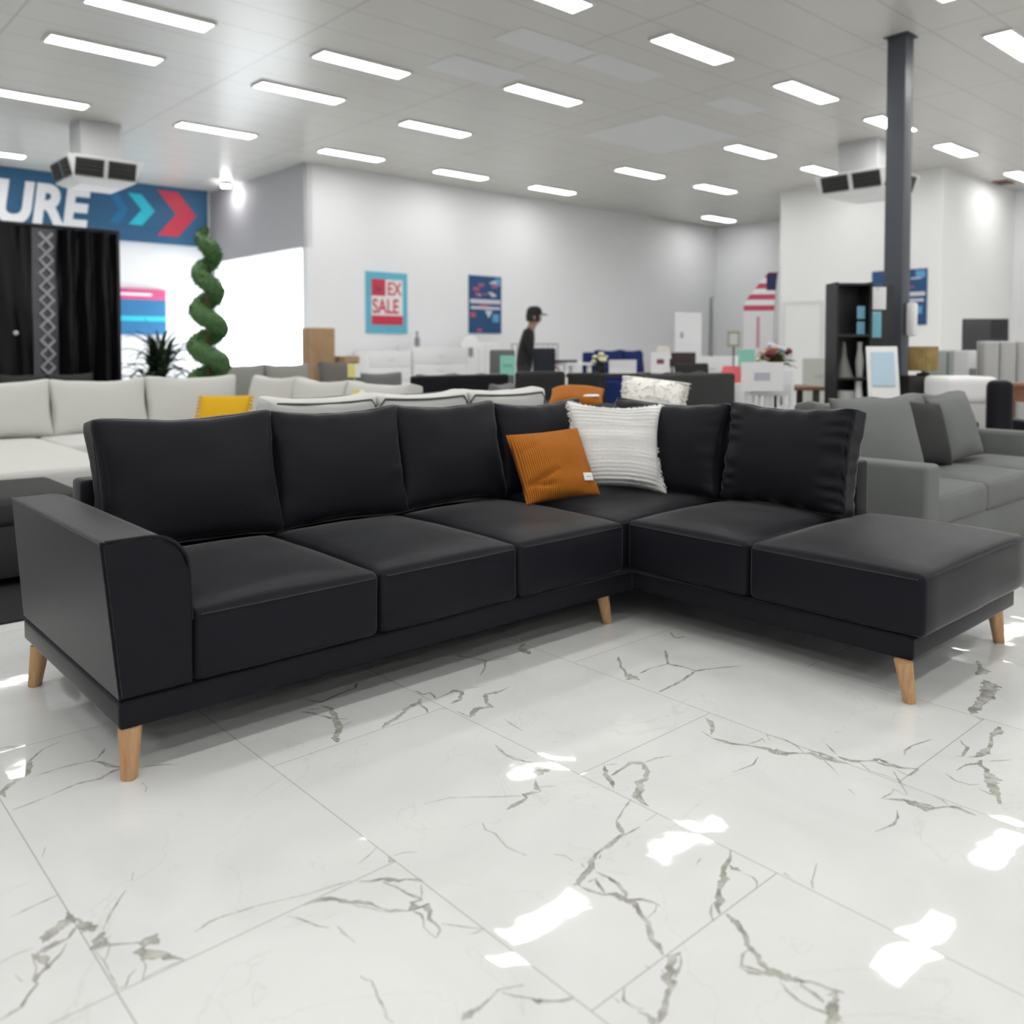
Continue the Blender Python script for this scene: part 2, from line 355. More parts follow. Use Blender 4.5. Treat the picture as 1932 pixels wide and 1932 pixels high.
VEINS = """557,2839,4 603,2817,3
700,2769,3 645,2746,4 603,2697,7 578,2624,20 541,2590,15 504,2548,17 500,2511,5
588,2587,2 661,2590,3 728,2578,4 745,2581,4 785,2633,6
728,2578,4 750,2546,9 760,2513,15 778,2479,6
500,2431,4 542,2437,4 579,2444,3
579,2444,2 657,2464,4 715,2455,7 752,2473,7 781,2476,6
824,2447,4 871,2418,3 904,2395,2
791,2353,2 793,2325,2 780,2299,2
518,2195,3 502,2157,2
493,1983,3 450,1977,3 398,1969,2
489,1910,7 488,1879,23 459,1867,22 431,1851,18 425,1838,4
490,1846,8 464,1821,4 445,1820,9 422,1817,12 403,1812,9
460,1807,4 443,1782,2 413,1759,7 399,1751,8 387,1735,7
402,1819,7 415,1785,15 415,1757,6
400,1804,5 399,1772,3 388,1739,7 389,1723,4 370,1705,4 353,1682,5 336,1677,4 318,1672,2
351,1832,2 378,1838,2 408,1836,4
497,1871,6 503,1822,19 507,1806,6
526,1795,8 512,1777,21 504,1761,21 519,1745,6 540,1732,3 554,1722,2 573,1710,12 586,1705,18 590,1684,18
586,1705,9 555,1692,15 566,1665,18 586,1642,12 613,1607,3
525,1801,3 548,1837,3 562,1856,2 602,1903,2
494,1753,2 498,1704,2 494,1614,2
518,1742,4 508,1718,2 496,1701,2
555,1675,3 552,1639,2 537,1611,2
613,1607,2 588,1610,4 564,1613,2 532,1607,2
536,1643,2 519,1632,3 507,1612,3 494,1612,5
636,1959,3 623,1930,2
656,1671,2 691,1682,3 716,1682,2 781,1666,2
364,1777,2 370,1748,2
1386,2573,3 1413,2507,7 1456,2519,7 1561,2538,7 1587,2568,14
1332,2484,8 1348,2454,9 1365,2408,5 1379,2358,15
1342,2483,5 1387,2466,6
1401,2486,8 1412,2444,9 1393,2383,12 1370,2329,17 1351,2289,15 1316,2251,14 1302,2216,22
1316,2251,11 1301,2244,6
1382,2363,10 1413,2335,4
1373,2304,4 1415,2311,2
1454,2210,5 1495,2231,12 1538,2244,12 1596,2278,10 1650,2294,16 1681,2316,4
1650,2294,9 1636,2226,5 1619,2202,4
1702,2392,3 1698,2335,5 1728,2333,10 1709,2274,5 1754,2284,5 1797,2289,11 1812,2267,10 1768,2221,11 1723,2212,8
1672,2201,4 1695,2192,5
1836,2280,3 1906,2253,3
1963,2192,3 1914,2183,7 1854,2191,16 1815,2145,7 1803,2108,16 1762,2128,18 1720,2103,13 1703,2086,4 1701,2152,3
2013,2555,11 2040,2498,5 2061,2436,6 2003,2375,8 1949,2336,4
2013,2555,5 2101,2564,7
2061,2436,4 2144,2393,3
2247,2456,25 2299,2478,9
2247,2456,25 2232,2379,25
1774,2009,3 1758,1908,2
1637,1894,2 1619,1821,3 1633,1760,3
1285,1762,2 1349,1745,2 1383,1719,2 1457,1657,2 1495,1628,4
985,1600,2 1007,1580,3 1030,1572,8 1042,1558,10 1053,1538,8 1069,1534,3 1083,1518,7 1091,1504,9
1025,1560,5 1038,1526,4 1042,1496,4 1048,1469,7 1051,1454,6 1033,1458,9 1024,1436,18 1045,1436,15 1040,1410,8 1028,1392,8 1027,1370,3 1023,1351,5 1003,1337,3
1082,1496,4 1066,1472,3 1054,1458,2
1019,1435,9 1022,1415,6 1016,1397,2 1004,1380,2 1002,1354,2 1003,1337,2
858,1604,2 884,1599,6 909,1591,15 923,1576,14 934,1550,5 950,1539,12 965,1514,7 971,1493,5 982,1469,6 998,1453,5 1013,1440,3
937,1539,2 943,1522,2 958,1504,2 965,1484,2 979,1465,3
1089,1633,3 1085,1612,12 1091,1603,2
1098,1625,2 1122,1622,2 1147,1602,2
1090,1680,2 1064,1667,3 1021,1652,2
749,1672,2 775,1670,2 809,1658,2 883,1631,2 977,1610,2
817,1596,2 829,1577,2 839,1551,2 847,1527,2 862,1505,2
877,1497,2 878,1433,2
872,1479,2 876,1454,2
837,1348,2 838,1335,2 845,1324,2 838,1299,2 832,1286,2 829,1267,3 822,1243,2 816,1231,3 818,1213,2
1004,1151,2 979,1145,3 954,1141,5 933,1143,12 919,1143,7 908,1138,4
1037,1364,2 1057,1337,2 1074,1314,2 1090,1295,2 1071,1298,3 1055,1304,2
1338,1595,2 1324,1567,2 1331,1540,3 1325,1526,2
1650,1678,15 1606,1689,24 1583,1694,10
1581,1663,7 1551,1627,9 1549,1608,5
1549,1608,5 1527,1618,11 1505,1628,9 1498,1609,5 1465,1606,12 1422,1602,3
1560,1630,2 1602,1602,2
1614,1825,3 1618,1786,3 1649,1723,2
1632,1884,2 1614,1825,3
1779,1595,6 1741,1551,14 1725,1523,10 1700,1493,5
1779,1595,5 1812,1576,4
1750,1543,6 1827,1552,6 1849,1555,10 1867,1527,11 1840,1495,10 1806,1470,11 1775,1467,16 1745,1442,14 1716,1428,18 1708,1406,13 1699,1371,4
1876,1530,7 1921,1525,4 1963,1505,2
1696,1426,3 1650,1410,3 1590,1382,4 1572,1362,7 1556,1334,10 1517,1328,9 1461,1323,9 1416,1309,10 1398,1288,14 1361,1279,17 1336,1273,10 1325,1277,3
1554,1328,5 1612,1327,4
1638,1334,2 1691,1336,2
1439,1303,3 1455,1312,4
1334,1271,5 1337,1235,5 1350,1209,5 1368,1193,13 1369,1173,16 1374,1145,10 1357,1116,9 1347,1089,7 1330,1068,9 1314,1054,7 1309,1036,10 1297,1009,11
1397,1278,4 1401,1242,5 1398,1210,7 1388,1185,8 1379,1173,10
1356,1261,7 1376,1258,6 1362,1229,6 1354,1209,3
1378,1161,7 1396,1144,7 1404,1127,5 1408,1105,2
1404,1112,4 1387,1102,3 1359,1099,4
1375,1384,3 1389,1364,4 1388,1338,3
1396,1319,3 1390,1302,5
1338,1596,2 1325,1568,2 1330,1538,3 1313,1480,2 1324,1422,2
1690,1124,3 1658,1106,7 1627,1096,7 1588,1074,13 1546,1056,7 1519,1034,14 1492,1026,6 1477,1008,9
1629,1102,4 1597,1087,6
1639,1093,4 1632,1077,13 1636,1059,3
1493,1037,5 1464,1020,4 1449,1003,4
1328,991,3 1303,993,14 1275,975,11 1247,960,19 1240,947,6 1203,932,10 1178,919,11 1152,911,7
1323,991,3 1299,969,4 1261,957,8
1263,986,5 1251,966,6
1149,950,2 1157,934,7 1152,920,12 1142,912,12
1174,1002,3 1151,984,3 1151,965,2 1160,946,2
1143,1001,2 1141,984,2
1003,1144,2 1013,1123,2 1032,1097,4 1035,1082,9 1059,1065,3 1075,1052,5 1088,1046,8
1045,1130,2 1002,1152,2 965,1142,3 944,1141,10
1247,1014,2 1248,1005,2
1609,1150,4 1583,1143,2
2249,1592,6 2234,1563,11 2209,1535,10 2158,1509,7
2161,1546,2 2145,1497,3 2152,1459,8 2157,1432,9 2180,1401,5 2204,1352,13 2207,1321,25 2215,1292,15 2249,1268,4 2271,1248,10 2268,1215,16 2278,1178,12 2294,1141,6
2287,1263,4 2295,1219,10 2291,1180,5
2310,1185,13 2310,1149,10 2336,1126,5 2362,1109,6 2382,1099,12 2373,1065,14 2377,1038,8 2407,1001,5
2407,1001,5 2370,1001,5 2346,1003,3 2357,1039,3
2359,1098,6 2363,1060,8
2180,1401,5 2228,1391,4 2251,1393,3 2234,1371,3
2283,1396,3 2297,1352,3 2286,1301,4 2261,1264,4
2283,1396,4 2255,1367,3
2261,1201,4 2214,1135,2
2361,1249,3 2316,1193,4
2323,1130,4 2296,1087,3 2304,1015,2 2289,985,2
2341,1041,3 2243,960,2
2175,997,6 2221,991,3 2247,998,3 2235,961,3
2175,997,4 2210,955,8 2212,929,21 2205,896,15 2230,885,4 2259,867,4 2277,849,12 2271,826,12 2267,804,8
2221,933,5 2230,902,7 2230,885,3
2288,913,2 2282,889,3 2267,866,3
2146,944,3 2116,928,4 2077,921,5 2009,936,2
2159,1078,3 2144,1051,3
2142,1336,2 2090,1320,4 2009,1333,2
2620,1053,3 2538,1074,3 2488,1075,6 2459,1064,4
2995,1054,23 2935,1053,22 2894,1045,10
2883,1029,4 2876,1001,7
2862,946,16 2815,940,27 2770,941,7 2687,917,8 2648,915,25 2598,925,7 2583,938,4
2590,904,18 2559,897,12 2536,871,8 2501,850,34 2502,824,28
2501,850,28 2455,830,22 2422,810,16 2399,796,6 2370,782,21
2574,898,12 2531,923,6 2473,928,3
2601,887,5 2650,852,2
2413,849,2 2408,817,6 2411,802,5
2436,941,5 2414,910,3 2418,872,3 2441,855,3
2676,994,4 2642,965,9 2578,950,4 2558,961,3
1488,999,10 1480,971,10 1461,938,9 1440,917,8 1425,885,9 1410,861,10 1413,840,16 1415,820,13 1426,799,8 1440,786,4 1446,766,4 1450,748,6 1458,729,4
1398,824,5 1386,800,6 1381,773,4 1385,745,4 1392,723,6 1376,708,11
1418,794,6 1417,766,7 1411,743,9
1431,748,7 1445,741,9 1433,729,18 1404,723,21 1374,710,11 1357,703,8
1434,909,3 1407,907,4 1381,893,3 1389,877,5 1396,855,6 1400,840,8
1377,898,2 1377,872,6 1388,854,6
1634,1055,3 1637,1031,3 1627,1014,3 1606,1005,3
1700,995,10 1696,973,3
1787,964,2 1715,935,3 1697,923,2
1402,706,6 1384,709,3 1393,696,2
2645,2059,7 2537,1962,8 2553,1906,8 2557,1852,10 2599,1837,6 2723,1770,4
2557,1852,10 2453,1830,9 2303,1819,7
2537,1962,5 2454,1978,5 2387,1971,5
2457,2134,8 2394,2067,8 2350,2005,10 2339,1966,37 2340,1932,20
2339,1966,25 2304,1965,12
2830,2177,9 2787,2118,9 2834,2110,9
3416,1215,13 3354,1183,8 3327,1156,31 3260,1167,13
3236,1124,10 3199,1095,36 3097,1067,35 2907,1046,15
2240,1583,6 2209,1537,8"""

def build_floor():
    bm = bmesh.new(); uvl = bm.loops.layers.uv.new('UVMap')
    for (a, b, c, d) in ((X0, X1, Y0, Y1), (X0, 7.76, Y1, 18.2)):
        bm.faces.new([bm.verts.new(p) for p in ((a, c, 0), (b, c, 0), (b, d, 0), (a, d, 0))])
    rnd = random.Random(3)
    for li, line in enumerate(VEINS.split('\n')):
        P = [tuple(float(q)/1000 for q in t.split(',')) for t in line.split()]
        pts = []
        for (x, y, w), (x2, y2, w2) in zip(P, P[1:]):
            k = max(2, int(math.hypot(x2-x, y2-y)/0.012))
            for i in range(k):
                t = i/k; pts.append((x+(x2-x)*t, y+(y2-y)*t, w+(w2-w)*t))
        pts.append(P[-1]); n = len(pts); z = 0.0002+li*2.5e-6; prev = None
        for i, (x, y, w) in enumerate(pts):
            sp = 2 if w < 0.012 else 4; a = pts[max(0, i-sp)]; b = pts[min(n-1, i+sp)]; dx, dy = b[0]-a[0], b[1]-a[1]; l = math.hypot(dx, dy) or 1
            fq = 40 if w < 0.012 else 13; q = Vector((x*fq, y*fq, li)); j = noise.noise(q)*min(0.006, w*0.5); x -= dy/l*j; y += dx/l*j
            h = w*1.05*(1.05+0.6*noise.noise(q*(0.6 if w < 0.012 else 1.0))) * min(1, 0.35+min(i, n-1-i)/3)
            h = max(h, 0.0016)
            cur = (bm.verts.new((x-dy/l*h, y+dx/l*h, z)), bm.verts.new((x+dy/l*h, y-dx/l*h, z)))
            if prev:
                f = bm.faces.new((prev[0], prev[1], cur[1], cur[0])); f.material_index = 1
                for lp, u in zip(f.loops, (-1, 1, 1, -1)): lp[uvl].uv = (u, 0)
            prev = cur
    for f in bm.faces:
        if f.normal.z < 0: f.normal_flip()
    me = bpy.data.meshes.new('floor'); bm.normal_update()
    bmesh.ops.reverse_faces(bm, faces=[f for f in bm.faces if f.normal.z < 0])
    bm.to_mesh(me); bm.free(); me.materials.append(marble(False)); me.materials.append(marble(True))
    o = bpy.data.objects.new('floor', me); COL.objects.link(o); tag(o, kind='structure')
build_floor()

# ------------------------------------------------------------------ room shell
def struct(name, boxes, m):
    b = MB()
    for q in boxes: b.box(*q)
    o = b.build(name, m, smooth=0); tag(o, kind='structure'); return o
def ceiling_mat():
    m = bpy.data.materials.new('ceiling_sheet'); m.use_nodes = True; nt = m.node_tree; b = nt.nodes['Principled BSDF']; L = nt.links.new
    b.inputs['Roughness'].default_value = 0.30; b.inputs['Specular IOR Level'].default_value = 0.5
    tc = nt.nodes.new('ShaderNodeTexCoord'); sp = nt.nodes.new('ShaderNodeSeparateXYZ'); L(tc.outputs['Object'], sp.inputs[0])
    def joint(o, step, off, w):
        t = math_node(nt, 'FRACT', math_node(nt, 'DIVIDE', math_node(nt, 'ADD', o, off+100*step), step))
        return math_node(nt, 'LESS_THAN', math_node(nt, 'MULTIPLY', math_node(nt, 'MINIMUM', t, math_node(nt, 'SUBTRACT', 1.0, t)), step), w)
    j = math_node(nt, 'MAXIMUM', joint(sp.outputs[0], 2.42, 0.2, 0.014), joint(sp.outputs[1], 0.593, 0.2, 0.010))
    n = nt.nodes.new('ShaderNodeTexNoise'); n.inputs['Scale'].default_value = 0.8; L(tc.outputs['Object'], n.inputs['Vector'])
    r = nt.nodes.new('ShaderNodeValToRGB'); r.color_ramp.elements[0].color = (0.60, 0.585, 0.545, 1); r.color_ramp.elements[1].color = (0.66, 0.645, 0.605, 1); L(n.outputs['Fac'], r.inputs[0])
    mx = nt.nodes.new('ShaderNodeMix'); mx.data_type = 'RGBA'; L(math_node(nt, 'MULTIPLY', j, 0.35), mx.inputs[0]); L(r.outputs[0], mx.inputs[6]); mx.inputs[7].default_value = (0.2, 0.2, 0.19, 1)
    L(mx.outputs[2], b.inputs['Base Color'])
    return m
CEIL = ceiling_mat()
struct('ceiling', [(X0, X1, Y0, Y1, CH, CH+0.1), (X0, 7.86, Y1, 18.3, CH, CH+0.1)], CEIL)
struct('wall_back', [(7.76, X1, Y1, Y1+0.2, 0, CH)], WALL)                       # wall with the two posters
struct('wall_right', [(X1, X1+0.2, Y0, Y1+0.2, 0, CH)], WALL)
struct('wall_left', [(X0-0.2, X0, Y0, 18.3, 0, CH)], WALL)
struct('wall_front', [(X0, X1, Y0-0.2, Y0, 0, CH)], WALL)
struct('wall_sign', [(X0, 7.86, 18.15, 18.3, 0, CH)], WALLW)                       # recess wall behind the signboard
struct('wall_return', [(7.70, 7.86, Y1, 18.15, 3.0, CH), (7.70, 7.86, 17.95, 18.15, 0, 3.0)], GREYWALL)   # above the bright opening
struct('wall_office', [(16.6, X1, 6.65, 9.96, 0, CH)], WALLW)
struct('ground_outside', [(7.86, 26, Y1+0.2, 30, -0.1, -0.02)], mat('pale_concrete', (0.7, 0.7, 0.69), 0.9))
struct('baseboard_back', [(7.86, X1, Y1-0.015, Y1, 0, 0.1)], WHITEM)
# lighter replaced sheets in the ceiling
PATCH = mat('ceiling_patch', (0.70, 0.71, 0.71), 0.35)
for i, q in enumerate(((6.2, 7.36, 6.72, 7.2), (7.40, 8.56, 6.70, 7.16), (6.2, 7.34, 7.85, 8.45), (9.9, 10.85, 6.72, 7.14), (9.95, 11.9, 7.85, 9.45))):
    struct('ceiling_panel_%d' % (i+1), [(q[0], q[1], q[2], q[3], CH-0.006, CH+0.01)], PATCH)

def column():
    b = MB().box(-0.1, 0.1, -0.1, 0.1, 0, CH, 0.012); o = b.build('column', mat('slate_paint', (0.065, 0.072, 0.09), 0.45))
    o.location = (9.42, 4.24, 0); tag(o, 'slim dark slate square column rising to the ceiling', 'column')
    c = MB().box(-0.13, 0.13, -0.13, 0.13, CH-0.012, CH-0.001); c.build('cap_plate', mat('slate_paint', (0, 0, 0)), o)
column()

# ------------------------------------------------------------------ ceiling light panels
GLOW = mat('lit_diffuser', (1, 1, 1), 0.5, emit=((1.0, 0.99, 0.97), PANEL_L))
FRAMEW = mat('panel_frame', (0.8, 0.8, 0.8), 0.4)
def light_panel(x, y, label, group, first=[None]):
    if first[0] is None:
        t = thing('ceiling_light', label, 'light', (x, y, CH), 0, group)
        MB().box(-0.585, 0.585, -0.135, 0.135, -0.022, -0.016).build('diffuser', GLOW, t, 0)
        f = MB(); f.box(-0.605, -0.58, -0.155, 0.155, -0.026, -0.001); f.box(0.58, 0.605, -0.155, 0.155, -0.026, -0.001)
        f.box(-0.58, 0.58, -0.155, -0.13, -0.026, -0.001); f.box(-0.58, 0.58, 0.13, 0.155, -0.026, -0.001); f.build('frame', FRAMEW, t, 0)
        first[0] = t; return t
    r = first[0].copy(); COL.objects.link(r); r.location = (x, y, CH); r['label'] = label; r['group'] = group
    for ch in first[0].children:
        c = ch.copy(); COL.objects.link(c); c.parent = r
    return r
ROWN = {0: 'nearest', 1: 'second from', 2: 'third from', 3: 'fourth from', 4: 'fifth from'}
ORD = ['first', 'second', 'third', 'fourth', 'fifth', 'sixth', 'seventh', 'eighth']
rows = {0: [3.15, 5.6, 8.02, 10.45, 12.87, 18.84], 1: [3.2, 5.6, 8.02, 12.87, 15.29], 2: [3.2, 5.6, 8.02, 12.87, 15.29, 18.6], 3: [5.7, 8.05, 10.47, 12.88, 15.33, 18.6], 4: [8.15, 10.6]}
rowy = {0: [12.87, 12.92, 13.0, 13.05, 13.03, 13.05], 1: [10.3, 10.33, 10.63, 10.68, 10.68], 2: [8.89, 8.83, 8.28, 8.29, 8.30, 7.37], 3: [5.95, 5.93, 5.92, 5.92, 5.94, 5.98], 4: [3.4, 3.49]}
for k, xs in rows.items():
    for i, x in enumerate(xs):
        light_panel(x, rowy[k][i], 'lit ceiling panel, %s from the left in the row %s the poster wall' % (ORD[i], ROWN[k]), 'white ceiling light panels')
tl = light_panel(3.3, 16.9, 'lit white ceiling panel in the recess in front of the blue signboard', 'white ceiling light panels')
for x in (-4.0, -1.6, 0.8, 3.2, 5.6):
    for y in (3.5, 5.9, 8.3):
        if (x > 5 and y > 4) or (x > 3 and y > 8): continue
        light_panel(x, y, 'lit white ceiling panel above and behind the camera, out of the picture', 'ceiling panels out of the picture')
for x in (-4.0, -1.6, 0.8, 3.2, 5.6, 8.0, 10.5, 12.9, 15.3, 18):
    for y in (1.15, -1.2, -3.6, -6.0):
        light_panel(x, y, 'lit white ceiling panel above and behind the camera, out of the picture', 'ceiling panels out of the picture')
for x in (12.9, 15.3, 18):
    light_panel(x, 3.5, 'lit white ceiling panel above and behind the camera, out of the picture', 'ceiling panels out of the picture')
for x in (-4.0, -1.0):
    for y in (10.5, 12.9, 16.5): light_panel(x, y, 'lit white ceiling panel above and behind the camera, out of the picture', 'ceiling panels out of the picture')

def flood_lamp():
    t = thing('wall_lamp', 'small bright white lamp at the ceiling beside the end of the blue signboard', 'lamp', (7.45, 16.8, CH))
    MB().lathe([(0.10, -0.001), (0.10, -0.05), (0.07, -0.09)], 16).build('housing', WHITEM, t)
    MB().lathe([(0.085, -0.075), (0.085, -0.10), (0.0, -0.11)], 16).build('bulb', mat('lit_bulb', (1, 1, 1), emit=((1, 1, 1), 60)), t)
flood_lamp()
vt = thing('ceiling_vent', 'reddish brown square vent in the ceiling near the white side wall', 'vent', (19.0, 6.45, CH))
MB().box(-0.22, 0.22, -0.14, 0.14, -0.02, -0.001).build('frame', mat('rust_paint', (0.18, 0.07, 0.045), 0.6), vt, 0)
b = MB()
for i in range(5): b.box(-0.19, 0.19, -0.11+i*0.05, -0.09+i*0.05, -0.03, -0.021)
b.build('grille', BROWN, vt, 0)
# ------------------------------------------------------------------ the black corner sofa
def black_sofa():
    t = thing('corner_sofa', 'black leather corner sofa with chaise and tapered oak legs on the marble floor', 'sofa', (2.25, 2.8, 0))
    O = Vector((2.25, 2.8, 0))
    def put(o, loc, rot=(0, 0, 0)): o.location = Vector(loc)-O; o.rotation_euler = rot; return o
    # plinth, L shaped
    bm = bmesh.new(); poly = [(0.748, 2.39), (2.837, 2.39), (2.837, 1.205), (3.763, 1.205), (3.763, 3.40), (0.748, 3.40)]
    A = [bm.verts.new((x, y, 0.138)) for x, y in poly]; B = [bm.verts.new((x, y, 0.213)) for x, y in poly]
    bm.faces.new(A[::-1]); bm.faces.new(B)
    for k in range(6): bm.faces.new((A[k], A[(k+1) % 6], B[(k+1) % 6], B[k]))
    bmesh.ops.bevel(bm, geom=list(bm.edges), offset=0.012, segments=3, affect='EDGES', profile=0.6)
    put(link_bm('plinth', bm, BLACKL, t), (0, 0, 0))
    # seats
    def seat(x0, x1, y0, y1, seed, z0=0.217, z1=0.424, crown=0.034, front='y'):
        g = 0.003
        bm = seat_block(x1-x0-2*g, y1-y0-2*g, z1-z0, 0.024, crown, 0.007, 10, 0.003, seed)
        o = link_bm('seat_cushion', bm, BLACKL, t, 60); put(o, ((x0+x1)/2, (y0+y1)/2, (z0+z1)/2))
        hx, hy, z = (x1-x0)/2-g, (y1-y0)/2-g, (z1-z0)/2-0.014
        e = 0.0035; k = 14
        if front == 'y': pts = [(-hx+0.02+(2*hx-0.04)*i/k, -hy-e*0.4-0.006*(1-(2*i/k-1)**2)*0.55, z) for i in range(k+1)]
        else: pts = [(-hx-e*0.4-0.006*(1-(2*i/k-1)**2)*0.55, -hy+0.02+(2*hy-0.04)*i/k, z) for i in range(k+1)]
        s = MB().tube(pts, 0.0022, 6).build('seam', PIPE, o)
        return o
    seat(0.948, 1.570, 2.385, 3.2, 1); seat(1.570, 2.183, 2.385, 3.2, 2); seat(2.183, 2.790, 2.385, 3.2, 3)
    seat(2.80, 3.60, 2.425, 3.25, 4, crown=0.026)
    seat(2.832, 3.62, 1.824, 2.42, 5, front='x')
    seat(2.832, 3.79, 1.168, 1.822, 6, front='x', crown=0.036)
    # low back frames behind the cushions
    put(MB().box(0.918, 3.763, 3.30, 3.42, 0.215, 0.69, 0.02, seg=3).build('back_frame', BLACKL, t), (0, 0, 0))
    put(MB().box(3.64, 3.763, 1.805, 3.30, 0.215, 0.665, 0.02, seg=3).build('back_frame', BLACKL, t), (0, 0, 0))
    # arm: leaning outer face, rounded inner top edge
    prof = [(0.748, 0.222), (0.707, 0.640), (0.716, 0.650), (0.83, 0.650)]
    for k in range(1, 9):
        a = math.pi/2*(1-k/8); prof.append((0.83+0.108*math.cos(a), 0.54+0.108*math.sin(a)+0.002))
    prof += [(0.944, 0.40), (0.946, 0.222)]
    bm = bmesh.new(); NY = 8; rings = []
    def yy(i, z): 
        f = i/NY
        return 2.386+f*(3.405-2.386-0.06*(z-0.22)/0.43)
    for i in range(NY+1): rings.append([bm.verts.new((x, yy(i, z), z)) for x, z in prof])
    n = len(prof)
    bm.faces.new(rings[0]); bm.faces.new(rings[-1][::-1])
    for a, b in zip(rings, rings[1:]):
        for k in range(n): bm.faces.new((a[k], b[k], b[(k+1) % n], a[(k+1) % n]))
    es = [e for e in bm.edges if all(v in rings[0] for v in e.verts)] + [e for e in bm.edges if all(v in rings[-1] for v in e.verts)]
    bmesh.ops.bevel(bm, geom=es, offset=0.008, segments=2, affect='EDGES')
    arm = put(link_bm('arm', bm, BLACKL, t, 35), (0, 0, 0))
    MB().tube([(0.7095, 2.392, 0.6475), (0.7095, 2.9, 0.6475), (0.7095, 3.34, 0.6475)], 0.0042, 6).build('piping', BLACKL, arm)
    MB().tube([(x+0.001, 2.388, z+0.001) for x, z in prof[2:-1]], 0.0042, 6).build('piping', BLACKL, arm)
    # back cushions
    th = R(13)
    def cush(x, y, w, h, rz, seed, zb=0.445, t0=0.15, puff=0.055, lean=th, n=20, **k):
        o = link_bm('back_cushion', back_block(w, t0, h, puff, 0.035, n, 0.006, seed, **k), BLACKL, t, 60)
        put(o, (x, y, zb), (-lean, 0, rz)); return o
    c1 = cush(1.268, 3.165, 0.655, 0.465, 0, 11, gather=0.004, sag=0.008)
    c2 = cush(1.884, 3.165, 0.60, 0.462, R(-1.5), 12, gather=0.006, sag=0.012)
    c3 = cush(2.462, 3.165, 0.59, 0.460, R(-1), 13, gather=0.005, sag=0.010)
    c4 = cush(3.06, 3.17, 0.60, 0.445, R(-2), 14, gather=0.006, sag=0.012)
    c5 = cush(3.50, 2.745, 0.70, 0.445, R(-90), 15, gather=0.008, sag=0.008)
    c6 = cush(3.50, 2.07, 0.60, 0.455, R(-90), 16, zb=0.45, n=34, gather=0.013, sag=0.016, ear=0.012)
    for c, w, h in ((c6, 0.60, 0.455), (c1, 0.672, 0.465)):
        for sx in (-1, 1):
            MB().tube([(sx*(w/2-0.002-0.006*math.sin(i/14*math.pi)), -0.035+0.003*math.sin(i*1.9), 0.02+(h-0.04)*i/14) for i in range(15)], 0.0022, 6).build('seam', PIPE, c)
    # legs
    for (x, y, dx, dy) in ((0.782, 2.415, -0.008, -0.014), (0.775, 3.29, -0.02, 0.005), (2.705, 2.44, 0.028, -0.006), (2.824, 1.230, 0.020, -0.014), (3.668, 1.245, 0.03, -0.008), (3.66, 3.32, 0.02, 0.02), (2.25, 3.34, 0, 0.02)):
        prof = [(0.0, 0.0), (0.019, 0.0), (0.0215, 0.004), (0.024, 0.04), (0.028, 0.10), (0.031, 0.14)]
        bm = bmesh.new(); rings = []
        for r, z in prof[1:]:
            f = 1-z/0.14; rings.append([bm.verts.new((x+dx*f+r*1.0*math.cos(a)*(1+0.06*math.cos(4*a)), y+dy*f+r*0.92*math.sin(a)*(1+0.06*math.cos(4*a)), z)) for a in [2*math.pi*k/20 for k in range(20)]])
        bm.faces.new(rings[0][::-1]); bm.faces.new(rings[-1])
        for a, b in zip(rings, rings[1:]):
            for k in range(20): bm.faces.new((a[k], a[(k+1) % 20], b[(k+1) % 20], b[k]))
        o = link_bm('leg', bm, OAK, t); put(o, (0, 0, 0)); o['label'] = 'tapered oak leg'
    return t
black_sofa()

CORD = wave_cloth('rust_corduroy', (0.22, 0.062, 0.004), (0.58, 0.195, 0.018), 0, 100, 0.004, sheen=0.06)
def place_pillow(o, loc, rz, lean, roll=0.0, off=0.0):
    o.matrix_world = Matrix.Translation(loc) @ Matrix.Rotation(rz, 4, 'Z') @ Matrix.Rotation(-lean, 4, 'X') @ Matrix.Rotation(roll, 4, 'Y')
WH = mat('white_chenille', (0.86, 0.855, 0.835), 0.95, 0.1, bump=(150, 0.8, 0.006), sheen=0.3)
wp = link_bm('throw_pillow', pillow_bm(0.485, 0.462, 0.17, 72, 0.15, 0.010, 5, ribs=21, ribd=0.017, jag=0.004), WH, None, 0)
tag(wp, 'white ribbed fluffy pillow propped in the corner of the black sofa', 'pillow')
for p in wp.data.polygons: p.use_smooth = True
place_pillow(wp, (3.20, 2.80, 0.462), R(-42), R(24), R(2))
fr = MB(); rnd = random.Random(8)
for i in range(150):
    u = rnd.uniform(-1, 1); s = rnd.choice((-1, 1)); z = 0.231+0.231*u*0.99; x = s*0.2425*(1-0.15*(1-u*u))
    fr.tube([(x*0.985, 0, z), (x+s*0.006, rnd.uniform(-.008, .008), z+rnd.uniform(-.008, .004)), (x+s*rnd.uniform(0.006, .016), rnd.uniform(-.012, .012), z+rnd.uniform(-.014, .004))], [0.004, 0.0035, 0.001], 5)
for i in range(60):
    u = rnd.uniform(-1, 1); x = 0.2425*u*0.98; z = 0.462-0.231*0.15*(1-u*u)
    fr.tube([(x, 0, z-0.004), (x+rnd.uniform(-.006, .006), rnd.uniform(-.006, .006), z+0.004), (x+rnd.uniform(-.009, .009), rnd.uniform(-.01, .01), z+rnd.uniform(0.004, 0.010))], [0.004, 0.0035, 0.001], 5)
fr.build('fringe', WH, wp)['kind'] = 'stuff'
op = link_bm('throw_pillow', pillow_bm(0.385, 0.36, 0.14, 44, 0.055, 0.012, 9, crease=[(-0.45, -0.42, 0.35, 0.12, 0.03, 0.07), (-0.55, -0.62, 0.3, -0.08, 0.025, 0.06), (-0.6, 0.45, 0.25, 0.1, 0.012, 0.06)]), CORD, None, 0)
for p in op.data.polygons: p.use_smooth = True
tag(op, 'rust orange corduroy pillow with a white tag on the black sofa', 'pillow')
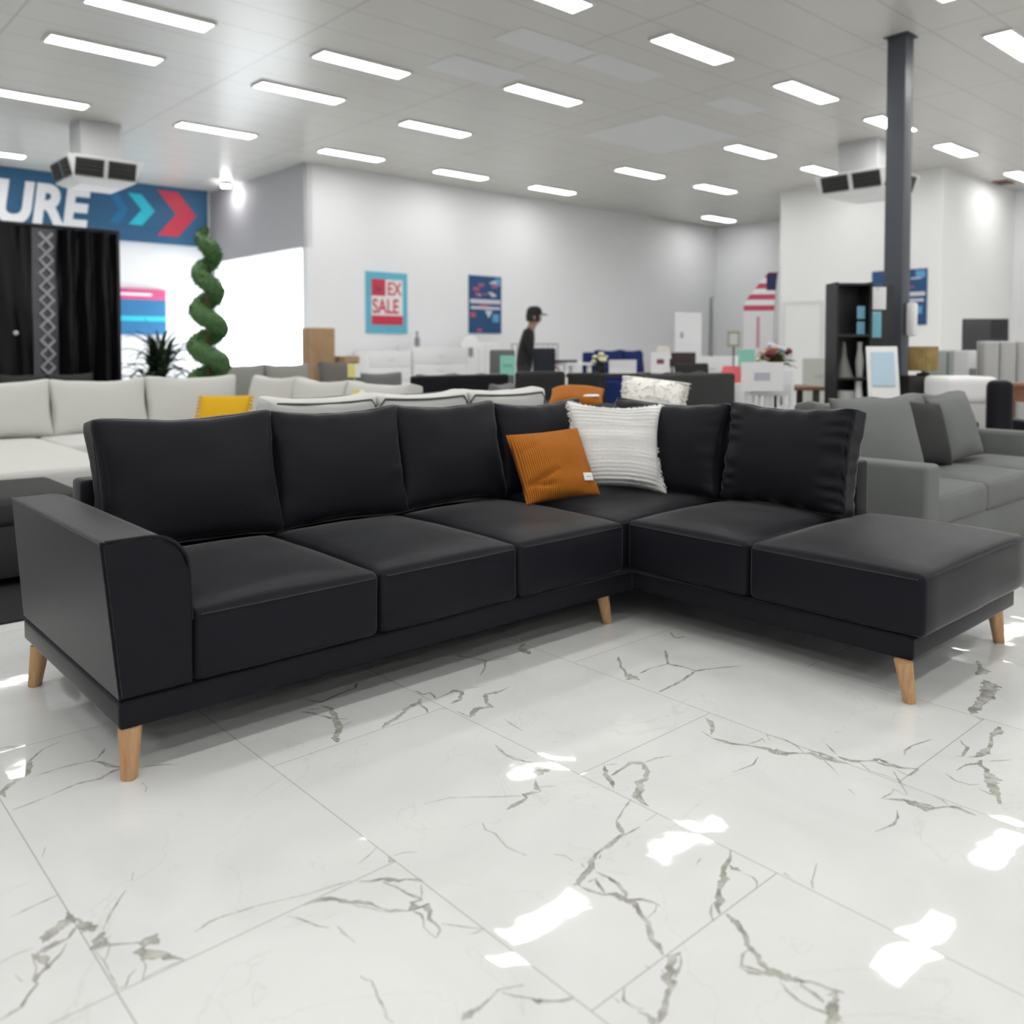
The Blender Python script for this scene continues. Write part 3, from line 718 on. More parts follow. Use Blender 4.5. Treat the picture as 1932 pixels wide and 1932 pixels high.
place_pillow(op, (2.858, 2.815, 0.460), R(-20), R(33), R(-4))
tg = MB().box(-0.026, 0.026, -0.003, 0.003, -0.019, 0.019, 0.002).build('label_tag', PAPER, op, 0); tg.location = (0.135, -0.047, 0.080); tg.rotation_euler = (R(8), 0, R(14)); tg['label'] = 'white cloth label'
MB().box(-0.014, 0.014, -0.0036, -0.0030, -0.002, 0.001).build('print', mat('grey_ink', (0.35, 0.35, 0.35)), tg, 0)
# ------------------------------------------------------------------ other sofas
def couch(label, loc, rz, w, d, m, n=2, seat_h=0.44, top=0.88, arm_w=0.18, arm_h=0.62, base_h=0.10, arms=(1, 1), frame_h=0.66, group=None,
          piping=None, name='sofa', legm=None, seed=0, cush=True, backs=None, lean=10):
    "sofa facing local -y, origin on the floor under its middle"
    t = thing(name, label, 'sofa', loc, rz, group)
    aw0 = arm_w if arms[0] else 0; aw1 = arm_w if arms[1] else 0
    x0, x1 = -w/2+aw0, w/2-aw1
    MB().box(-w/2+0.01, w/2-0.01, -d/2+0.03, d/2-0.02, base_h, seat_h-0.15, 0.015).build('base', m, t)
    MB().box(-w/2+0.01, w/2-0.01, d/2-0.17, d/2, base_h, frame_h, 0.03, seg=3).build('back_frame', m, t)
    for k, (on, xa) in enumerate(((arms[0], -w/2), (arms[1], w/2-arm_w))):
        if on: MB().box(xa, xa+arm_w, -d/2, d/2-0.01, base_h, arm_h, 0.03, seg=3).build('arm', m, t)
    sw = (x1-x0)/n
    for i in range(n):
        bm = seat_block(sw-0.008, d-0.22, 0.16, 0.03, 0.025, 0.006, 6, 0.004, seed+i)
        o = link_bm('seat_cushion', bm, m, t, 60); o.location = (x0+sw*(i+0.5), -0.085, seat_h-0.08)
    nb = backs or n; bw = (x1-x0)/nb
    if cush:
        for i in range(nb):
            h = top-seat_h+0.01
            bm = back_block(bw-0.006, 0.14, h, 0.045, 0.04, 8, 0.008, seed+20+i, gather=0.004, sag=0.008)
            o = link_bm('back_cushion', bm, m, t, 60); o.location = (x0+bw*(i+0.5), d/2-0.30, seat_h-0.005); o.rotation_euler = (-R(lean), 0, 0)
            if piping:
                hw, hy = bw/2-0.012, 0.068
                for yy in (-hy, hy):
                    k = 12; pts = [(-hw, yy, h*0.15), (-hw, yy, h-0.05)] + [(-hw+0.03+(2*hw-0.06)*q/k, yy, h-0.012-0.010*math.sin(q/k*math.pi)) for q in range(k+1)] + [(hw, yy, h-0.05), (hw, yy, h*0.15)]
                    MB().tube(pts, 0.006, 6).build('piping', piping, o)
    lm = legm or BLACK
    for sx in (-1, 1):
        for sy in (-1, 1):
            MB().lathe([(0.018, 0), (0.026, base_h+0.01)], 10, (sx*(w/2-0.09), sy*(d/2-0.1), 0)).build('leg', lm, t)
    return t
UPH = mat('pale_upholstery', (0.60, 0.60, 0.575), 0.92, 0.15, bump=(300, 0.3, 0.002))
# light grey L: long run, side run and the chaise, one sofa
def light_corner():
    t = thing('corner_sofa', 'large light grey corner sofa with chaise, behind the black arm', 'sofa', (2.2, 7.0, 0)); O = Vector((2.2, 7.0, 0))
    def bx(n, x0, x1, y0, y1, z0, z1, bev=0.03): 
        o = MB().box(x0, x1, y0, y1, z0, z1, bev, seg=3).build(n, UPH, t); o.location = -O; return o
    bx('base', -0.6, 4.1, 6.95, 8.25, 0.06, 0.28); bx('base', 2.55, 4.1, 4.75, 6.95, 0.06, 0.28); bx('base', -0.55, 1.83, 5.62, 6.95, 0.06, 0.30)
    bx('back_frame', -0.6, 4.1, 8.08, 8.28, 0.06, 0.68); bx('back_frame', 3.95, 4.12, 4.75, 8.08, 0.06, 0.68)
    bx('arm', 2.55, 4.1, 4.62, 4.76, 0.06, 0.58); bx('arm', -0.78, -0.6, 5.62, 8.25, 0.06, 0.60)
    def st(x0, x1, y0, y1, k):
        o = link_bm('seat_cushion', seat_block(x1-x0-0.01, y1-y0-0.01, 0.17, 0.03, 0.025, 0.006, 6, 0.004, k), UPH, t, 60); o.location = Vector(((x0+x1)/2, (y0+y1)/2, 0.365))-O
    st(0.62, 1.83, 5.60, 7.85, 1); st(-0.6, 0.62, 5.60, 7.85, 7); st(1.83, 2.85, 6.93, 7.85, 2); st(2.85, 3.75, 6.95, 7.85, 3); st(2.55, 3.75, 5.85, 6.95, 4); st(2.55, 3.75, 4.76, 5.85, 5)
    def bc(x, y, w, rz, k, h=0.46):
        o = link_bm('back_cushion', back_block(w, 0.16, h, 0.05, 0.045, 8, 0.01, k, gather=0.003, sag=0.01, ear=0.02), UPH, t, 60); o.location = Vector((x, y, 0.445))-O; o.rotation_euler = (-R(12), 0, rz)
    bc(0.03, 7.80, 0.80, 0, 41); bc(0.83, 7.80, 0.80, 0, 42); bc(1.59, 7.80, 0.72, 0, 43); bc(2.33, 7.80, 0.76, 0, 44); bc(3.12, 7.78, 0.82, 0, 45, 0.47)
    bc(3.60, 7.22, 0.84, R(-90), 46, 0.47); bc(3.60, 6.38, 0.84, R(-90), 47); bc(3.60, 5.55, 0.82, R(-90), 48)
    for x, y in ((0.0, 5.72), (1.75, 5.72), (2.65, 4.85), (4.0, 4.85), (4.0, 8.15), (-0.5, 8.15)):
        o = MB().lathe([(0.02, 0), (0.028, 0.07)], 10).build('leg', BLACK, t); o.location = Vector((x, y, 0))-O
light_corner()
cz = couch('light grey sofa with dark piping standing back to back with the black sofa', (2.73, 4.02, 0), R(180), 2.02, 0.95, LIGHTF, 3, 0.45, 0.925, 0.12, 0.6, frame_h=0.64, piping=mat('grey_piping', (0.10, 0.10, 0.10), 0.7), seed=3, lean=8)
couch('charcoal sofa back to back with the short side of the black sofa', (4.36, 3.72, 0), R(90), 1.55, 0.92, DARK, 2, 0.42, 0.80, 0.14, 0.6, frame_h=0.66, seed=5)
rs = couch('mid grey fabric sofa with wide arms beyond the black chaise', (5.42, 2.22, 0), 0, 2.4, 0.96, GREYF, 3, 0.43, 0.86, 0.16, 0.60, frame_h=0.72, seed=9, base_h=0.06)
def loose(label, m, loc, rz, lean, w, h, t=0.16, seed=0, roll=0.0, name='throw_pillow', group=None, **k):
    o = link_bm(name, pillow_bm(w, h, t, 20, 0.06, 0.01, seed, **k), m, None, 0)
    for p in o.data.polygons: p.use_smooth = True
    tag(o, label, 'pillow', group); place_pillow(o, loc, rz, lean, roll); return o
loose('grey pillow leaning over the near arm of the mid grey sofa', GREYF, (4.63, 2.12, 0.465), R(-20), R(18), 0.56, 0.45, 0.2, 2)
loose('dark grey pillow in the middle of the mid grey sofa', DARK, (5.32, 2.18, 0.46), R(-12), R(18), 0.42, 0.40, 0.16, 3, R(6))
loose('grey pillow beside the dark pillow on the mid grey sofa', GREYF, (5.80, 2.16, 0.46), R(-8), R(16), 0.46, 0.42, 0.16, 4, R(-5))
MUST = mat('mustard_cloth', (0.70, 0.40, 0.02), 0.9, 0.15, bump=(120, 0.3, 0.003))
mp_ = loose('mustard yellow tasselled pillow on the light grey corner sofa', MUST, (2.96, 6.84, 0.455), R(-40), R(30), 0.41, 0.37, 0.15, 6)
b = MB()
for s in (-1, 1):
    for i in range(11):
        z = 0.02+i*0.034; b.tube([(s*0.198, 0, z), (s*0.215, 0, z-0.006), (s*0.228, 0.003, z-0.018)], [0.010, 0.012, 0.006], 6)
b.build('tassels', MUST, mp_)
o2 = loose('rust orange pillow with white tag lying atop the charcoal sofa back', CORD, (4.06, 3.90, 0.795), R(-50), R(72), 0.36, 0.30, 0.13, 9)
tg2 = MB().box(-0.05, 0.05, -0.004, 0.002, -0.016, 0.016, 0.002).build('label_tag', PAPER, o2, 0); tg2.location = (0.10, -0.045, 0.06)
FUR = mat('cream_fur', (0.93, 0.915, 0.87), 0.95, 0.1, bump=(60, 0.3, 0.006), sheen=0.2)
fu = loose('fluffy cream fur pillow propped on the charcoal sofa behind the black corner', FUR, (4.16, 3.36, 0.705), R(-48), R(28), 0.38, 0.30, 0.20, 8, R(7))
b = MB(); rnd = random.Random(4)
for i in range(1500):
    u, v = rnd.uniform(-1, 1), rnd.uniform(-1, 1)
    if rnd.random() < 0.7: (u, v) = (rnd.choice((-1, 1))*rnd.uniform(.93, 1), v) if rnd.random() < .5 else (u, rnd.choice((-1, 1))*rnd.uniform(.93, 1))
    s = rnd.choice((-1, 1)); k = ((1-u*u)*(1-v*v))
    p = Vector((0.19*u*(1-.06*(1-v*v)), s*0.10*k**0.42, 0.15+0.15*v*(1-.06*(1-u*u))))
    dr = Vector((u*0.6, s*(0.4+k), v*0.4-0.5)).normalized(); q = p+dr*rnd.uniform(0.015, 0.035)+Vector((rnd.uniform(-.006, .006), 0, -0.008))
    b.tube([p-dr*0.006, (p+q)/2+dr*0.006, q], [0.0045, 0.004, 0.001], 3, cap=False)
b.build('pile', FUR, fu)['kind'] = 'stuff'
ot = thing('ottoman', 'low dark charcoal ottoman on the rug behind the black arm', 'ottoman', (0.80, 5.05, 0.0105))
MB().box(-0.62, 0.55, -0.34, 0.42, 0.04, 0.30, 0.03).build('base', DARK, ot)
o = link_bm('seat_cushion', seat_block(1.16, 0.76, 0.13, 0.03, 0.02), DARK, ot, 60); o.location = (-0.035, 0.04, 0.355)
for sx in (-0.55, 0.48):
    for sy in (-0.27, 0.35): MB().lathe([(0.02, 0), (0.025, 0.05)], 10, (sx, sy, 0)).build('leg', BLACK, ot)
rg = MB().box(-1.2, 1.66, 4.12, 5.56, 0.0005, 0.010, 0.003).build('rug', mat('charcoal_rug', (0.03, 0.03, 0.031), 0.95, 0.1, bump=(200, 0.5, 0.004)), None); tag(rg, 'dark charcoal rug under the ottoman beside the black sofa', 'rug')
rg2 = MB().box(4.65, 6.6, 0.75, 1.55, 0.0005, 0.010, 0.003).build('rug', mat('beige_rug', (0.45, 0.42, 0.36), 0.95, 0.1, bump=(200, 0.5, 0.004), var=(20, 0.3)), None); tag(rg2, 'beige flecked rug in front of the mid grey sofa', 'rug')

# far seating, tops only seen between the nearer backs
def gp(px, d): p = at(px, 660, d); return (p.x, p.y, 0)
couch('dark grey low sofa below the tall black curtains', gp(50, 10.1), 0, 1.9, 0.95, DARK, 3, 0.42, 0.86, seed=31)
couch('taupe grey sofa beyond the light corner sofa near the spiral topiary', gp(512, 10.7), 0, 1.6, 0.95, TAUPE, 2, 0.45, 0.97, seed=32)
couch('brown grey armchair sofa in front of the stacked cardboard boxes', gp(655, 12.3), 0, 0.95, 0.95, BROWNG, 1, 0.45, 0.98, seed=33)
couch('mid grey sofa half hidden behind the black recliner back', gp(735, 10.6), 0, 0.95, 0.9, GREYF, 1, 0.44, 0.87, seed=34)
couch('black sofa with smooth straight back below the two posters', gp(828, 9.2), R(180), 1.2, 0.92, BLACKL, 2, 0.45, 0.90, 0.16, 0.6, frame_h=0.90, seed=35)
couch('grey low sofa in front of the person in the cap', gp(936, 8.1), R(180), 0.82, 0.9, GREYF, 2, 0.44, 0.84, frame_h=0.80, seed=36)
couch('large charcoal sofa seen from behind, beyond the cream fur pillow', gp(1222, 7.45), R(180), 1.24, 0.95, DARK, 2, 0.46, 0.96, 0.18, 0.66, frame_h=0.955, seed=37)
nv = couch('navy blue sofa beside the white wall, behind the white sign holder', gp(1190, 13.0), 0, 1.25, 0.85, NAVY, 2, 0.45, 1.15, 0.14, 0.7, frame_h=1.12, seed=38)
# ------------------------------------------------------------------ signboard, opening side and recess
BLUE = mat('sign_blue', (0.022, 0.105, 0.22), 0.5, var=(0.5, 0.15)); RED = mat('sign_red', (0.60, 0.035, 0.075), 0.5); CYAN = mat('sign_cyan', (0.02, 0.52, 0.65), 0.5); MIDB = mat('sign_mid_blue', (0.012, 0.16, 0.36), 0.5)
LETW = mat('sign_white', (0.86, 0.86, 0.88), 0.5)
sg = thing('signboard', 'long dark blue signboard with white letters and chevrons high on the recess wall', 'sign', (4.0, 18.1, 3.33))
MB().box(-6.5, 3.60, -0.05, 0.045, 0.0, 1.165).build('board', BLUE, sg, 0)
text('lettering', 'TURE', 1.04, LETW, sg, (-0.90, -0.056, 0.19), (R(90), 0, 0), bold=0.045, shear=0.16, sx=0.83)
def chevron(x0, w, z0, z1, th, m, dy):
    h = (z1-z0)/2; zc = z0+h
    poly = [(x0, z0), (x0+th, z0), (x0+w, zc), (x0+th, z1), (x0, z1), (x0+w-th, zc)]
    MB().prism(poly, lambda p: (p[0], -0.0515-dy, p[1]), lambda p: (p[0], -0.056-dy, p[1])).build('chevron', m, sg, 0)
chevron(1.62, 0.36, 0.33, 0.90, 0.17, MIDB, 0); chevron(1.98, 0.52, 0.33, 0.95, 0.26, CYAN, 0); chevron(2.55, 0.80, 0.16, 1.08, 0.42, RED, 0)
pb = thing('poster', 'small pink and blue poster board on the recess wall behind the palm', 'poster', (6.02, 18.08, 1.47))
MB().box(-0.70, 0.68, -0.02, 0.06, 0.0, 0.70).build('blue_panel', MIDB, pb, 0)
MB().box(-0.70, 0.68, -0.02, 0.06, 0.70, 0.92).build('pink_strip', mat('pink_print', (0.62, 0.08, 0.22), 0.5), pb, 0)
MB().box(-0.60, 0.40, -0.024, -0.020, 0.78, 0.83).build('strip_print', LETW, pb, 0)
MB().box(-0.62, 0.68, -0.024, -0.020, 0.27, 0.37).build('cyan_band', CYAN, pb, 0)
MB().box(-0.55, -0.25, -0.028, -0.024, 0.26, 0.46).build('red_mark', RED, pb, 0)
cbl = MB().tube([(5.74, 18.04, 3.34), (gp(60, 11.2)[0]+1.08, gp(60, 11.2)[1]+0.03, 2.0)], 0.010, 6).build('cable', mat('grey_cable', (0.25, 0.25, 0.3), 0.5), None); tag(cbl, 'thin grey diagonal cable from the blue signboard down to the black curtains', 'cable')
# tall black curtains
VINYL = mat('black_vinyl', (0.008, 0.008, 0.009), 0.32, 0.5)
def curtains():
    d = 11.2; c = at(60, 660, d); t = thing('curtain_display', 'tall black glossy curtains on a frame with a silver zigzag strip', 'curtain', (c.x, c.y, 0))
    top = 2.76
    def cur(x0, x1, y, name='curtain', amp=0.05):
        bm = bmesh.new(); n = 48; cols = []
        for i in range(n+1):
            f = i/n; x = x0+(x1-x0)*f; row = []
            for j in range(13):
                z = 0.02+(top-0.04)*j/12; g = 1+0.25*math.sin(j*0.5)
                row.append(bm.verts.new((x, y+amp*g*math.sin(f*math.pi*7)+0.015*math.sin(f*37+j), z)))
            cols.append(row)
        for a, b2 in zip(cols, cols[1:]):
            for j in range(12): bm.faces.new((a[j], b2[j], b2[j+1], a[j+1]))
        bmesh.ops.solidify(bm, geom=bm.faces[:], thickness=0.012)
        return link_bm(name, bm, VINYL, t)
    cur(-1.25, 0.02, 0); cur(0.30, 1.06, 0.0, amp=0.09)
    z = MB().box(0.02, 0.32, 0.02, 0.05, 0.02, top); z.build('backing', mat('dark_silver', (0.10, 0.10, 0.115), 0.4), t)
    b = MB(); k = 15
    for s in (1, -1): b.tube([(0.19+s*0.08*(1 if i % 2 else -1), 0.0+0.006*s, 0.06+(top-0.15)*i/k) for i in range(k+1)], 0.022, 6)
    b.build('zigzag_strip', mat('silver_trim', (0.42, 0.42, 0.46), 0.35), t)
    MB().tube([(-1.3, 0, top), (1.1, 0, top)], 0.025).build('rail', BLACK, t)
    for x in (-1.28, 1.08): MB().box(x-0.02, x+0.02, -0.02, 0.02, 0, top).build('post', BLACK, t)
    MB().lathe([(0.03, 0), (0.03, 0.02), (0, 0.025)], 12).build('button', STEEL, t).matrix_local = Matrix.Translation((-0.2, -0.09, 1.37)) @ Matrix.Rotation(R(90), 4, 'X')
curtains()
def topiary():
    p = gp(393, 9.75); t = thing('spiral_topiary', 'tall spiral green topiary beside the bright opening', 'plant', p)
    MB().lathe([(0.16, 0), (0.21, 0.02), (0.24, 0.36), (0.22, 0.38), (0.20, 0.33), (0, 0.33)], 20).build('pot', BLACK, t)
    MB().tube([(0, 0, 0.3), (0, 0, 2.40)], 0.016).build('trunk', BROWN, t)
    pts = []; rs_ = []; n = 150
    for i in range(n+1):
        f = i/n; a = -f*2*math.pi*5.0+1.0; rr = 0.10*(1-f)+0.055; pts.append((rr*math.cos(a), rr*math.sin(a), 0.50+2.02*f)); rs_.append((0.035*(1-f)+0.085)*min(1, 0.4+3*f)*min(1, 0.35+6*(1-f)))
    b = MB().tube(pts, rs_, 14); rnd = random.Random(2)
    for v in b.bm.verts: v.co += v.normal*0 + Vector((rnd.uniform(-1, 1), rnd.uniform(-1, 1), rnd.uniform(-1, 1)))*0.011
    for i in range(1500):
        k = rnd.randrange(n); q = Vector(pts[k]); dr = Vector((rnd.gauss(0, 1), rnd.gauss(0, 1), rnd.gauss(0, 1))).normalized(); c = q+dr*rs_[k]*0.98
        s = dr.cross(Vector((rnd.random(), 1, rnd.random()))).normalized()*0.012
        b.bm.faces.new([b.bm.verts.new(c-s), b.bm.verts.new(c+dr*0.03), b.bm.verts.new(c+s)])
    b.build('foliage', LEAF, t)
topiary()
def leaf_blade(b, base, az, elev, L, wd, droop):
    pts = []; n = 7
    for i in range(n+1):
        f = i/n; e = elev-droop*f*f; 
        pts.append((f, e))
    pos = Vector(base); A = []
    for i, (f, e) in enumerate(pts):
        dr = Vector((math.cos(az)*math.cos(e), math.sin(az)*math.cos(e), math.sin(e)))
        if i: pos = pos+dr*(L/n)
        s = Vector((-math.sin(az), math.cos(az), 0))*wd*math.sin(math.pi*min(1, 0.12+f*0.88))**0.8
        A.append((b.bm.verts.new(pos-s), b.bm.verts.new(pos+Vector((0, 0, -wd*0.25))), b.bm.verts.new(pos+s)))
    for p, q in zip(A, A[1:]):
        b.bm.faces.new((p[0], p[1], q[1], q[0])); b.bm.faces.new((p[1], p[2], q[2], q[1]))
def palm():
    t = thing('potted_palm', 'dark bushy potted palm in front of the pink and blue poster', 'plant', gp(300, 12.1)); rnd = random.Random(6)
    MB().lathe([(0.16, 0), (0.19, 0.02), (0.22, 0.34), (0.20, 0.36), (0.18, 0.32), (0, 0.32)], 20).build('pot', BLACK, t)
    b = MB()
    for i in range(130): leaf_blade(b, (rnd.uniform(-.06, .06), rnd.uniform(-.06, .06), 0.52+rnd.uniform(0, 0.50)), rnd.uniform(0, 6.28), rnd.uniform(0.1, 1.5), rnd.uniform(0.40, 0.78), 0.034, rnd.uniform(0.3, 1.7))
    MB().tube([(0, 0, 0.3), (0, 0, 0.9)], 0.04).build('trunk', BROWN, t)
    b.build('foliage', DLEAF, t)
palm()
bxs = at(604, 660, 13.0)
for i, (dx, dy, z, w, d, h, lb) in enumerate(((0, 0, 0, 0.42, 0.4, 0.62, 'large brown cardboard box at the foot of the stack by the bright opening'), (-0.02, 0.02, 0.62, 0.36, 0.34, 0.86, 'tall brown cardboard box atop the stack by the bright opening'), (0.40, -0.05, 0, 0.28, 0.34, 1.06, 'shorter brown cardboard box beside the tall stack'))):
    t = thing('cardboard_box', lb, 'box', (bxs.x+dx, bxs.y+dy, z), R(3*i))
    MB().box(-w/2, w/2, -d/2, d/2, 0.0005, h, 0.006).build('body', CARD, t)
    MB().box(-w/2-0.001, w/2+0.001, -0.03, 0.03, 0.02, h+0.001).build('packing_tape', mat('brown_tape', (0.33, 0.2, 0.1), 0.4), t, 0)

# ------------------------------------------------------------------ posters on the long wall
YW = Y1-0.012
def wx(px): 
    v = at(px, 660, 1)-Vector((0, 0, HC)); return v.x/v.y*Y1
def wz(px, py):
    v = at(px, py, 1)-Vector((0, 0, HC)); return HC+v.z/v.y*Y1
xa, xb = wx(690), wx(768); za, zb = wz(730, 629), wz(730, 514); pw, ph = xb-xa, zb-za
t = thing('sale_poster', 'sale poster with light blue border, red and white print on the long wall', 'poster', (xa, YW, za))
MB().box(0, pw, -0.006, 0.010, 0, ph).build('backing', mat('poster_light_blue', (0.13, 0.48, 0.64), 0.6), t, 0)
MB().box(0.13*pw, 0.88*pw, -0.010, -0.006, 0.14*ph, 0.88*ph).build('white_field', LETW, t, 0)
MB().box(0.13*pw, 0.46*pw, -0.013, -0.010, 0.61*ph, 0.88*ph).build('red_square', RED, t, 0)
MB().box(0.22*pw, 0.36*pw, -0.015, -0.013, 0.68*ph, 0.76*ph).build('square_print', mat('plum_print', (0.28, 0.05, 0.12), 0.6), t, 0)
MB().box(0.13*pw, 0.88*pw, -0.013, -0.010, 0.14*ph, 0.29*ph, 0.001).build('red_band', RED, t, 0)
text('lettering', 'EX', 0.30*ph, RED, t, (0.50*pw, -0.0115, 0.63*ph), (R(90), 0, 0), bold=0.006, sx=0.78)
text('lettering', 'SALE', 0.33*ph, RED, t, (0.145*pw, -0.0115, 0.33*ph), (R(90), 0, 0), bold=0.008, sx=0.74)
def flag_poster(name, label, loc, rz, pw, ph, seed, half=False):
    t = thing(name, label, 'poster', loc, rz); rnd = random.Random(seed)
    MB().box(0, pw, -0.006, 0.010, 0, ph).build('backing', mat('poster_navy', (0.015, 0.075, 0.20), 0.6), t, 0)
    b = MB(); r = MB(); w = MB()
    for i in range(10):
        x, z = rnd.uniform(0.08, 0.75)*pw, rnd.uniform(0.62, 0.93)*ph
        (r if i % 2 else w).box(x, x+rnd.uniform(0.08, 0.2)*pw, -0.0085-0.0002*i, -0.006, z, z+rnd.uniform(0.02, 0.06)*ph)
    w.box(0.03*pw, 0.97*pw, -0.009, -0.006, 0.52*ph, 0.59*ph); w.box(0.05*pw, 0.95*pw, -0.009, -0.006, 0.42*ph, 0.465*ph)
    b.box(0.80*pw, 0.97*pw, -0.009, -0.006, 0.84*ph, 0.97*ph); MB().box(0.72*pw, 0.92*pw, -0.009, -0.006, 0.2*ph, 0.34*ph).build('blue_star', mat('print_sky', (0.12, 0.36, 0.62), 0.6), t, 0)
    r.box(0.04*pw, 0.2*pw, -0.009, -0.006, 0.28*ph, 0.36*ph); r.box(0.3*pw, 0.6*pw, -0.0092, -0.006, 0.475*ph, 0.51*ph); r.box(0.25*pw, 0.38*pw, -0.009, -0.006, 0.02*ph, 0.08*ph)
    w.prism([(0.48*pw, 0.40*ph), (0.72*pw, 0.40*ph), (0.60*pw, 0.27*ph)], lambda p: (p[0], -0.006, p[1]), lambda p: (p[0], -0.0095, p[1]))
    b.build('blue_print', mat('print_sky', (0.12, 0.36, 0.62), 0.6), t, 0); r.build('red_print', mat('print_rose', (0.5, 0.10, 0.17), 0.6), t, 0); w.build('white_print', mat('print_white', (0.66, 0.64, 0.72), 0.6), t, 0)
xa, xb = wx(884), wx(945)
flag_poster('poster', 'navy poster with red, white and blue print on the long wall', (xa, YW, wz(915, 629)), 0, xb-xa, wz(915, 521)-wz(915, 629), 4)
flag_poster('poster', 'blue and red poster on the white office wall behind the column', (16.588, 7.95, 1.62), R(-90), 1.05, 1.05, 5)

# ------------------------------------------------------------------ white goods and things along the long wall
def chest(label, loc, w, d, h, rz=0, n=3, m=None, name='white_cabinet', cat='cabinet'):
    m = m or WHITEM; t = thing(name, label, cat, loc, rz)
    MB().box(-w/2, w/2, -d/2, d/2, 0.02, h, 0.008).build('body', m, t); MB().box(-w/2+0.03, w/2-0.03, -d/2+0.03, d/2-0.03, 0, 0.02).build('plinth', m, t)
    for i in range(n):
        z0 = 0.06+(h-0.1)*i/n; z1 = 0.06+(h-0.1)*(i+1)/n-0.015
        dw = MB().box(-w/2+0.015, w/2-0.015, -d/2-0.016, -d/2, z0, z1, 0.004).build('drawer', m, t)
        MB().tube([(-0.07, -d/2-0.03, (z0+z1)/2), (0.07, -d/2-0.03, (z0+z1)/2)], 0.006).build('handle', STEEL, dw)
    return t
def onwall(px, off=0.3): return (wx(px)*(Y1-off)/Y1, Y1-off, 0)
chest('white chest of drawers under the sale poster', onwall(722, 0.32), 0.95, 0.5, 1.15, n=4)
chest('white wide cabinet between the two posters, by the wall', onwall(817, 0.32), 1.33, 0.5, 1.22, n=4)
def bedhead(label, loc, w, h, m, grid=False, rz=0, name='headboard'):
    t = thing(name, label, 'headboard', loc, rz)
    if grid:
        b = MB()
        b.tube([(-w/2, 0, 0), (-w/2, 0, h), (w/2, 0, h), (w/2, 0, 0)], 0.02); b.build('frame', m, t)
        b = MB()
        for i in range(1, 9): b.tube([(-w/2+w*i/9, 0, 0.45), (-w/2+w*i/9, 0, h)], 0.008, 6)
        for j in range(4): b.tube([(-w/2, 0, 0.45+(h-0.5)*j/4), (w/2, 0, 0.45+(h-0.5)*j/4)], 0.008, 6)
        b.build('grid', m, t)
    else:
        k = max(3, int(w/0.16)); 
        for i in range(k):
            o = link_bm('channel', soft_box(bmesh.new(), w/k-0.004, 0.09, h-0.05, 0.035, 4), m, t, 60); o.location = (-w/2+w*(i+0.5)/k, -0.03, h/2+0.025)
        MB().box(-w/2, w/2, 0.02, 0.06, 0, h, 0.01).build('back_panel', m, t)
    return t
bedhead('white padded headboard below the navy poster by the wall', onwall(905, 0.25), 0.95, 1.30, WHITEM)
tt = thing('table_lamp', 'white table lamp with a domed shade, below the navy poster', 'lamp', onwall(888, 1.0))
tt.location.z = 0.0
MB().lathe([(0.16, 0), (0.16, 0.02), (0.02, 0.03), (0.02, 1.02)], 16).build('base', WHITEM, tt); MB().lathe([(0.19, 1.2), (0.17, 1.30), (0.11, 1.40), (0.0, 1.43)], 20).build('lamp_shade', WHITEM, tt); MB().lathe([(0.05, 1.02), (0.05, 1.2)], 12).build('neck', mat('grey_ink', (0, 0, 0)), tt)
MGRID = mat('grey_metal', (0.42, 0.42, 0.42), 0.5)
bedhead('grey metal grid bed head behind the person in the cap', onwall(1010, 0.55), 1.35, 1.28, MGRID, True)
for px, d, z0, hh, lb, m in ((787, 13.0, 1.23, 0.20, 'small grey and mauve bottle on top of the wide white cabinet', mat('mauve_glass', (0.3, 0.26, 0.32), 0.4)),):
    p = onwall(px, 0.36)
    t = thing('bottle', lb, 'bottle', (p[0], p[1], 1.221)); MB().lathe([(0.05, 0), (0.055, 0.1), (0.05, 0.16), (0.02, 0.2), (0.02, 0.26), (0, 0.26)], 14).build('body', m, t); MB().lathe([(0.024, 0.26), (0.024, 0.29), (0, 0.29)], 12).build('cap', BLACK, t)
def card(label, p, w, h, m, rz=R(-40), name='price_card', lean=12, text_m=None):
    t = thing(name, label, 'card', p, rz)
    MB().box(-w/2, w/2, -0.003, 0.003, 0, h, m=Matrix.Rotation(-R(lean), 4, 'X')).build('face', m, t, 0); MB().box(-w/2, w/2, -0.003, 0.003, 0, h, m=Matrix.Translation((0, h*0.42, 0)) @ Matrix.Rotation(R(lean), 4, 'X')).build('prop', m, t, 0)
    if text_m: MB().box(-w*0.3, w*0.3, -0.0042, -0.003, h*0.35, h*0.62, m=Matrix.Rotation(-R(lean), 4, 'X')).build('print', text_m, t, 0)
    return t
def stand(name, label, cat, p, top, m, rz=0):
    t = thing(name, label, cat, p, rz); MB().box(-0.25, 0.25, -0.25, 0.25, top-0.03, top, 0.005).build('table_top', m, t)
    for sx in (-1, 1):
        for sy in (-1, 1): MB().box(sx*0.22-0.018, sx*0.22+0.018, sy*0.22-0.018, sy*0.22+0.018, 0, top-0.03).build('leg', m, t)
    return t
